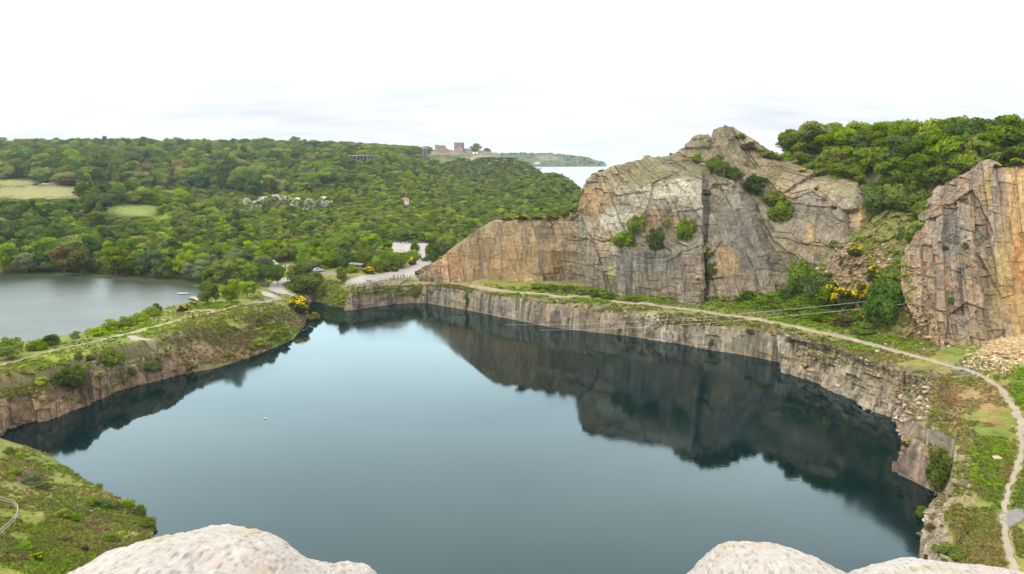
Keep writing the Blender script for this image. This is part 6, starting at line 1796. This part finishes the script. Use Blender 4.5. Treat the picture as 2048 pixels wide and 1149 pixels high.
# ------------------------------------------------------------------ people
def outfit(i, top, legs, hair):
    return [plain('skin', (.55, .36, .27), .6, .05), plain('shirt', top, .85, .1), plain('trousers', legs, .85, .1), plain('shoes', (.05, .045, .04), .7, .1), plain('hair', hair, .8, .1)]
def person_mesh(pose, seed):
    J = {'pel': (0, 0, .93, .145), 'sp': (0, 0, 1.12, .135), 'ch': (0, -.01, 1.32, .16), 'nk': (0, 0, 1.48, .058), 'jaw': (0, .045, 1.56, .062), 'hd': (0, .02, 1.64, .098), 'top': (0, .005, 1.71, .085)}
    for s, n in ((-1, 'l'), (1, 'r')):
        J['sh' + n] = (.19 * s, 0, 1.4, .066); J['el' + n] = (.245 * s, -.02, 1.13, .044); J['wr' + n] = (.25 * s, .07, .9, .03); J['pa' + n] = (.25 * s, .09, .83, .036)
        for k, (dx, l_) in enumerate(((-.028, .07), (-.01, .085), (.01, .08), (.028, .062))):
            J[f'f{k}{n}'] = (.25 * s + dx * .4, .10 + dx, .785, .0105); J[f'g{k}{n}'] = (.25 * s + dx * .4, .105 + dx * 1.1, .785 - l_ * .7, .008)
        J['th' + n] = (.235 * s, .135, .82, .011); J['tj' + n] = (.235 * s, .15, .785, .009)
        J['hp' + n] = (.095 * s, 0, .86, .105); J['kn' + n] = (.1 * s, .015, .49, .062); J['an' + n] = (.105 * s, -.01, .09, .042); J['to' + n] = (.12 * s, .15, .035, .036)
    def mv(n, dx=0, dy=0, dz=0):
        for k in n: x, y, z, r_ = J[k]; J[k] = (x + dx, y + dy, z + dz, r_)
    arm = lambda n: ['wr' + n, 'pa' + n, 'th' + n, 'tj' + n] + [f'{a}{k}{n}' for a in 'fg' for k in range(4)]
    if pose == 'walk':
        mv(['knl'], 0, .16, .02); mv(['anl', 'tol'], 0, .2, .03); mv(['knr'], 0, -.02, 0); mv(['anr', 'tor'], 0, -.25, .05)
        mv(arm('l'), 0, -.16, .02); mv(['ell'], 0, -.08); mv(arm('r'), 0, .14, .03); mv(['elr'], 0, .05)
    if pose == 'sit':
        up = ['pel', 'sp', 'ch', 'nk', 'jaw', 'hd', 'top', 'shl', 'shr', 'ell', 'elr', 'hpl', 'hpr'] + arm('l') + arm('r')
        mv(up, 0, 0, -.42); mv(['knl', 'knr'], 0, .40, .0); mv(['anl', 'anr', 'tol', 'tor'], 0, .42, 0)
        mv(arm('l') + arm('r'), 0, .2, .12); mv(['ell', 'elr'], 0, .06, .02)
    if pose == 'lean':
        mv(['ell'], -.02, .16, .0); mv(arm('l'), .04, .3, .2); mv(['elr'], .02, .16, 0); mv(arm('r'), -.04, .3, .2); mv(['ch', 'nk', 'jaw', 'hd', 'top', 'shl', 'shr'], 0, .07, 0)
    E = [('pel', 'sp'), ('sp', 'ch'), ('ch', 'nk'), ('nk', 'jaw'), ('jaw', 'hd'), ('hd', 'top')]
    for n in 'lr':
        E += [('ch', 'sh' + n), ('sh' + n, 'el' + n), ('el' + n, 'wr' + n), ('wr' + n, 'pa' + n), ('pel', 'hp' + n), ('hp' + n, 'kn' + n), ('kn' + n, 'an' + n), ('an' + n, 'to' + n), ('pa' + n, 'th' + n), ('th' + n, 'tj' + n)]
        for k in range(4): E += [('pa' + n, f'f{k}{n}'), (f'f{k}{n}', f'g{k}{n}')]
    names = list(J); ix = {n: i for i, n in enumerate(names)}
    me = bpy.data.meshes.new('body'); me.from_pydata([J[n][:3] for n in names], [(ix[a], ix[b]) for a, b in E], [])
    o = link('body', me); sk = o.modifiers.new('skin', 'SKIN')
    for i, n in enumerate(names):
        v = me.skin_vertices[0].data[i]; v.radius = (J[n][3],) * 2; v.use_root = (n == 'pel')
    o.modifiers.new('sub', 'SUBSURF').levels = 1
    dg = bpy.context.evaluated_depsgraph_get(); out = bpy.data.meshes.new_from_object(o.evaluated_get(dg))
    bpy.data.objects.remove(o)
    P_ = {n: Vector(J[n][:3]) for n in names}
    for f in out.polygons:
        c = f.center; near = min(names, key=lambda n: (P_[n] - c).length - J[n][3] * .5)
        b = near[:2]
        f.material_index = 0 if (near in ('nk', 'jaw', 'hd', 'top') or b in ('wr', 'pa', 'th', 'tj') or (b[0] in 'fg' and b[1].isdigit())) else 3 if b == 'to' or b == 'an' and c.z < .09 else 2 if b in ('hp', 'kn', 'an') or near == 'pel' else 1
        f.use_smooth = True
    out.name = 'body'
    return out, P_
POSES = {k: person_mesh(k, 1) for k in ('stand', 'walk', 'sit', 'lean')}
def hairmesh(P_):
    m = MB(); h = P_['hd'] + Vector((0, -.025, .035)); m.ball(h, (.105, .115, .105), 2)
    o = m.build('hair', M_DARK); me = o.data; bpy.data.objects.remove(o); return me
def nosemesh(P_):
    m = MB(); h = P_['hd']; m.ball(h + Vector((0, .105, -.025)), (.016, .024, .022), 1)
    for s in (-1, 1): m.ball(h + Vector((.105 * s, 0, -.02)), (.014, .028, .038), 1)
    o = m.build('features', M_DARK); me = o.data; bpy.data.objects.remove(o); return me
HM = {k: hairmesh(v[1]) for k, v in POSES.items()}; NM = {k: nosemesh(v[1]) for k, v in POSES.items()}
def person(P, pose, rz, top, legs, hair, label, h=1.75, dz=0, group=None):
    r = empty('person', Vector(P) + Vector((0, 0, dz)), rz, label, 'person', group); s_ = h / 1.79; r.scale = (s_, s_, s_)
    ms = outfit(0, top, legs, hair)
    me = POSES[pose][0].copy(); mi = [f.material_index for f in POSES[pose][0].polygons]; me.materials.clear()
    for m_ in ms[:4]: me.materials.append(m_)
    me.polygons.foreach_set('material_index', mi); me.update()
    b = link('body', me, r)
    hm = HM[pose].copy(); hm.materials[0] = ms[4]; link('hair', hm, r)
    nm_ = NM[pose].copy(); nm_.materials[0] = ms[0]; link('face_features', nm_, r)
    return r
BLK, DNM, WHT_, RED_, BLU, GRY = (.03, .03, .035), (.07, .10, .18), (.75, .74, .72), (.5, .06, .05), (.10, .16, .32), (.28, .28, .29)
BRN, BLD = (.05, .03, .02), (.3, .2, .09)
for px, py, pose, rz, top, legs, hair, lab in [
  (788,558,'lean',3.4,BLK,DNM,BRN,'person in black leaning on the plaza fence, leftmost of four'),
  (796,557,'lean',2.9,(.45,.5,.55),DNM,BLD,'person in a pale blue top by the plaza fence, second of four'),
  (802,557,'stand',3.1,GRY,BLK,BRN,'smaller person by the plaza fence, third of four'),
  (807,556.5,'stand',2.6,BLK,BLK,BRN,'person all in black by the plaza fence, rightmost of four'),
  (840,525,'walk',3.0,WHT_,GRY,BRN,'person in a white top walking down the gravel road'),
  (845,525.5,'walk',3.1,BLU,DNM,BRN,'person in a blue top walking down the gravel road'),
  (801,490,'stand',3.3,BLK,DNM,BRN,'dark person in the car park, leftmost of four'),
  (806,491,'stand',2.2,WHT_,BLK,BRN,'person in white and dark trousers in the car park, second of four'),
  (809,491,'walk',4.0,WHT_,DNM,BLD,'person in white and jeans in the car park, third of four'),
  (815,490,'stand',3.3,WHT_,BLK,BRN,'person in white standing apart in the car park, rightmost'),
  (571,538,'stand',3.0,BLK,BLK,BRN,'dark person standing on the pale lane among the trees'),
  (621,590,'walk',2.5,(.6,.25,.22),BLK,BLD,'person in a red and white top climbing the grassy bank')]:
    p = gpt(px, py); person(p, pose, rz, top, legs, hair, lab, 1.55 if 'smaller' in lab else 1.76)
p0 = gpt(737, 565.5)
r = empty('bench', p0, R(-9), 'rough log bench where the group sits by the fence', 'bench')
MB().box((0, 0, .42), (2.9, .36, .08), bev=.02).build('seat', M_WOOD, r)
for x in (-1.2, 0, 1.2): MB().bar((x, 0, -.1), (x, 0, .4), .12, 8).build('leg', M_WOOD, r)
Mb = Matrix.Translation(p0) @ Matrix.Rotation(R(-9), 4, 'Z')
for x, top, legs, lab in [(-1.1, WHT_, BLK, 'seated person in white at the left end of the log bench'), (-.4, RED_, BLK, 'seated person in red on the log bench'), (.35, (.25, .06, .06), GRY, 'seated person in dark red on the log bench'), (1.1, (.4, .42, .46), BLK, 'seated person in grey at the right end of the log bench')]:
    person((Mb @ Vector((x, 0, 0))), 'sit', R(-9) + math.pi, top, legs, BRN, lab)

# ------------------------------------------------------------------ castle ruin on the far hill
def at(px, Y, z=None):
    x = (px - CX) / F * Y * .99; return Vector((x, Y, land1(x, Y) if z is None else z))
YC = 1090; mpp = YC / F * .99
o = at(918.5, YC); zt = WY(918, 285.5, YC)[2]; zb = o.z
r = empty('castle_tower', o, R(8), 'square red brick tower of the ruined castle on the far hill', 'tower')
hgt = zt - zb; w_ = 19 * mpp
m = MB()
for (cx_, cy_, sx, sy) in [(0, -w_ / 2 + 1, w_, 2), (0, w_ / 2 - 1, w_, 2), (-w_ / 2 + 1, 0, 2, w_ - 4.01), (w_ / 2 - 1, 0, 2, w_ - 4.01)]:
    m.box((cx_, cy_, hgt / 2 - 1), (sx, sy, hgt + 2), bev=.15)
m.build('wall', M_BRICK, r)
MB().box((0, -w_ / 2 - .03, hgt * .22), (w_ * 1.005, .3, hgt * .42), bev=.05).build('base_course', M_RUIN, r)
for x, z_ in [(w_ * .34, hgt * .75), (w_ * .36, hgt * .58), (w_ * .42, hgt * .36), (w_ * .42, hgt * .2), (-w_ * .1, hgt * .8), (-w_ * .3, hgt * .55)]:
    MB().box((x, -w_ / 2 - .06, z_), (1.0, .3, 1.6)).build('window', M_DARK, r)
o = at(884, YC - 6); zb = o.z
r = empty('ruin_wall', o, 0, 'broken red brick gable wall left of the castle tower', 'ruin')
def Z_(py): return WY(884, py, YC - 6)[2] - zb
X_ = lambda px: (px - 884) * mpp
m = MB(); m.prism([(X_(a), 0, Z_(b)) for a, b in [(870.5, 307), (870.5, 290.2), (877, 289.8), (878, 291), (890, 291.2), (891.5, 293.5), (894, 297.5), (897, 299), (902, 300), (906, 301.5), (906, 307)]], Vector((0, 4, 0)))
m.build('wall', M_BRICK, r); MB().prism([(X_(a), -1.2, Z_(b)) for a, b in [(870.5, 308), (870.5, 291), (875, 290.5), (877, 308)]], Vector((0, 1.1, 0))).build('buttress', M_RUIN, r)
MB().prism([(X_(a), -.12, Z_(b)) for a, b in [(879, 304), (880, 298), (889, 297.5), (889.5, 301), (882, 304)]], Vector((0, .1, 0))).build('red_patch', plain('fresh_brick', (.45, .22, .16), .9), r)
for pts, dY, lab, mt in [([(896, 309), (897, 301), (902, 300), (908, 302), (912, 301), (915, 300), (926, 300.5), (928, 309)], -9, 'low crumbled stone wall under the castle tower', M_RUIN),
   ([(926, 309), (927, 297.5), (941, 297.3), (944, 299), (946, 309)], -3, 'plain curtain wall right of the castle tower', M_RUIN),
   ([(955, 311), (956, 302), (962, 301), (972, 303), (980, 303.5), (982, 305), (990, 305.5), (997, 306), (998, 312)], -4, 'long low ruin wall under the pale castle trees', M_RUIN),
   ([(962, 318), (963, 313), (976, 313.5), (990, 312.5), (1000, 315), (1001, 320)], -40, 'lower terrace wall on the slope right of the castle', M_RUIN)]:
    o = at(pts[0][0], YC + dY); m = MB(); zb = o.z
    m.prism([((a - pts[0][0]) * mpp, 0, WY(a, b, YC + dY)[2] - zb - (.0 if b < 308 else 3)) for a, b in pts], Vector((0, 2.2, 0)))
    tag(m.build('ruin_wall', mt, None, o), lab, 'ruin')
for px, lab in [(847.5, 'left one of two pointed gate turrets left of the castle'), (853, 'right one of two pointed gate turrets left of the castle')]:
    o = at(px, 1000); zt = WY(px, 297.5, 1000)[2]; h = zt - o.z
    r = empty('gate_turret', o, 0, lab, 'turret')
    MB().box((0, 0, h / 2 - 3), (2.3, 2.3, h + 6)).build('wall', plain('dark_timber', (.16, .12, .11), .9), r)
    MB().bar((0, 0, h), (0, 0, h + 3.4), 1.9, 4, .05).build('roof', plain('grey_shingle', (.34, .31, .3), .9), r)
for px, Y, h, i, lab in [(838, 985, 9, 2, 'left tree in front of the pointed gate turrets'), (846, 982, 8.5, 0, 'second tree in front of the pointed gate turrets'), (853, 984, 8, 1, 'third tree in front of the pointed gate turrets'), (861, 986, 9, 3, 'right tree in front of the pointed gate turrets')]:
    q_ = at(px, Y); q_.z -= 1; plant_tree(q_, h, i, 'mid', lab, None, wf=1.3)
o = at(729, 820); zt = WY(729, 311.5, 818)[2]; o.z = zt
r = empty('visitor_building', o, R(3), 'long low flat-roofed building standing among the upper woods', 'building')
MB().box((0, 0, -.25), (30, 8, .5), bev=.05).build('roof', plain('concrete', (.36, .33, .30), .9, .15), r)
for x in np.linspace(-14, 14, 9): MB().box((x, -3.6, -2.6), (.7, .5, 4.2)).build('pier', plain('pier_timber', (.28, .22, .18), .9), r)
MB().box((0, -1.5, -2.6), (28, .3, 4.2)).build('wall', M_DARK, r)
o = at(809, 575); zt = WY(809, 395, 575)[2]; zg = o.z; o.z = zt - 6
r = empty('cottage', o, R(25), 'small cottage with an orange tiled roof hidden in the woods', 'house')
r.scale = (.6, .6, .6); o.z += 2; r.location = o
m = MB(); m.prism([(-4, -2.6, 3), (-4, 2.6, 3), (-4, 0, 6)], Vector((8, 0, 0))); m.build('roof', M_TILE, r)
MB().box((0, 0, .5), (7.6, 4.6, 5)).build('wall', M_WHITE, r)
for x in (-2, 1.6): MB().box((x, -2.33, 1.8), (1, .1, 1.2)).build('window', M_DARK, r)
# houses of the village across the bay
for px, py, w_, lab in [(1075,329,10,'red-roofed house high above the far bay'),(1069,331,8,'white house beside the red-roofed one above the far bay'),(1097,339.5,7,'small pale house on the far shore, left of the harbour row'),(1104,340.5,12,'long pale house in the harbour row of the far shore'),
     (1110,339.5,9,'white house at the right of the harbour row'),(1132,341,9,'white house standing alone on the far shore'),(1098,335.5,4,'white speck of a house above the harbour row')]:
    Y = 2930; p = WY(px, py, Y); s_ = w_ * Y / F / 2
    r = empty('house', p, R(10), lab, 'house', 'village houses across the bay')
    MB().box((0, 0, s_ * .25 - 3), (s_ * 2, s_, s_ * .9 + 6)).build('wall', M_WHITE, r)
    m = MB(); m.prism([(-s_ * 1.05, -s_ * .56, s_ * .7), (-s_ * 1.05, s_ * .56, s_ * .7), (-s_ * 1.05, 0, s_ * 1.3)], Vector((s_ * 2.1, 0, 0))); m.build('roof', M_TILE if 'red' in lab or 'long' in lab else M_RUIN, r)
# ------------------------------------------------------------------ air, sky, sun, camera
w = bpy.data.worlds.new('World'); S.world = w; w.use_nodes = True
nt = w.node_tree; nt.nodes.clear()
out = nt.nodes.new('ShaderNodeOutputWorld'); bg = nt.nodes.new('ShaderNodeBackground')
SUN_EL, SUN_ROT = R(50), R(228)
sky = nt.nodes.new('ShaderNodeTexSky'); sky.sky_type = 'NISHITA'; sky.sun_disc = False
sky.sun_elevation = SUN_EL; sky.sun_rotation = SUN_ROT; sky.altitude = 60; sky.air_density = 1; sky.dust_density = 2
tc = nt.nodes.new('ShaderNodeTexCoord')
sp = nt.nodes.new('ShaderNodeSeparateXYZ'); L(nt, tc.outputs['Generated'], sp.inputs[0])
# cloud layer: direction projected onto a flat ceiling so streaks shrink towards the horizon
zz = math_(nt, 'MAXIMUM', sp.outputs['Z'], 0.0)
dn = math_(nt, 'ADD', zz, .16)
cx_ = math_(nt, 'DIVIDE', sp.outputs['X'], dn); cy_ = math_(nt, 'DIVIDE', sp.outputs['Y'], dn)
cb = nt.nodes.new('ShaderNodeCombineXYZ'); L(nt, cx_, cb.inputs[0]); L(nt, cy_, cb.inputs[1])
rot = nt.nodes.new('ShaderNodeMapping'); rot.inputs['Rotation'].default_value = (0, 0, R(28)); rot.inputs['Scale'].default_value = (.55, 1.25, 1)
rot.inputs['Location'].default_value = (1.7, .4, 0)
L(nt, cb.outputs[0], rot.inputs['Vector'])
n1 = noise(nt, rot.outputs[0], .9, 5, .55); n2 = noise(nt, rot.outputs[0], 2.6, 4, .5)
cl = math_(nt, 'ADD', math_(nt, 'MULTIPLY', n1, .75), math_(nt, 'MULTIPLY', n2, .25))
CLOUD = 9.6
cr = ramp(nt, cl, [(.34, (.74 * CLOUD, .80 * CLOUD, .85 * CLOUD)), (.48, (.92 * CLOUD, .95 * CLOUD, .97 * CLOUD)), (.64, (1.16 * CLOUD, 1.16 * CLOUD, 1.14 * CLOUD))])
el = ramp(nt, sp.outputs['Z'], [(0.0, (.90, .90, .90)), (.10, (.92, .92, .92)), (.2, (1.5, 1.6, 1.66)), (.5, (1.6, 1.62, 1.62)), (1.0, (1.45, 1.45, 1.45))])
cr = mixc(nt, 1.0, cr, el, 'MULTIPLY')
# added brighter, bluer sky ahead, put in to lift the lake's reflection
band = ramp(nt, sp.outputs['Z'], [(0.06, (0, 0, 0)), (.17, (1, 1, 1)), (.5, (.9, .9, .9)), (.8, (0, 0, 0))])
yy = ramp(nt, sp.outputs['Y'], [(0.1, (0, 0, 0)), (.75, (1, 1, 1))])
bb = mixc(nt, 1.0, band, yy, 'MULTIPLY')
cr = mixc(nt, bb, cr, mixc(nt, 1.0, cr, (1.9, 2.02, 2.04), 'MULTIPLY'))
skc = mixc(nt, .95, sky.outputs[0], cr)
L(nt, skc, bg.inputs['Color']); bg.inputs['Strength'].default_value = .1
L(nt, bg.outputs[0], out.inputs['Surface'])

sd = bpy.data.lights.new('sun', 'SUN'); sd.energy = 1.5; sd.angle = R(14); sd.color = (1, .965, .9)
so = bpy.data.objects.new('sun', sd); COL.objects.link(so)
az_ = SUN_ROT
dirv = Vector((math.sin(az_) * math.cos(SUN_EL), math.cos(az_) * math.cos(SUN_EL), math.sin(SUN_EL)))
so.rotation_euler = dirv.to_track_quat('Z', 'Y').to_euler(); so.location = dirv * 400

if HAZE > 0:
    hm, hnt, hout = newmat('air')
    pv = hnt.nodes.new('ShaderNodeVolumePrincipled')
    pv.inputs['Color'].default_value = (.86, .93, 1, 1); pv.inputs['Density'].default_value = HAZE; pv.inputs['Anisotropy'].default_value = .3
    hnt.links.new(pv.outputs[0], hout.inputs['Volume'])
    mb = MB(); mb.box((0, 0, 35), (8600, 8600, 120))
    tag(mb.build('haze', hm), kind='stuff')

cam = bpy.data.cameras.new('camera'); cam.sensor_width = 36; cam.lens = 36 * F / 2048; cam.clip_start = .05; cam.clip_end = 30000
co = bpy.data.objects.new('camera', cam); COL.objects.link(co)
co.location = (0, 0, H); co.rotation_euler = (R(90) - TH, 0, 0)
S.camera = co
S.view_settings.view_transform = 'Standard'; S.view_settings.look = 'None'; S.view_settings.gamma = 1
S.view_settings.exposure = EXPOSURE
S.cycles.max_bounces = 6; S.cycles.diffuse_bounces = 2; S.cycles.glossy_bounces = 3; S.cycles.transmission_bounces = 2; S.cycles.volume_bounces = 0; S.cycles.transparent_max_bounces = 8
S.cycles.use_adaptive_sampling = True; S.cycles.adaptive_threshold = .015
S.cycles.use_denoising = True; S.cycles.caustics_reflective = False; S.cycles.caustics_refractive = False
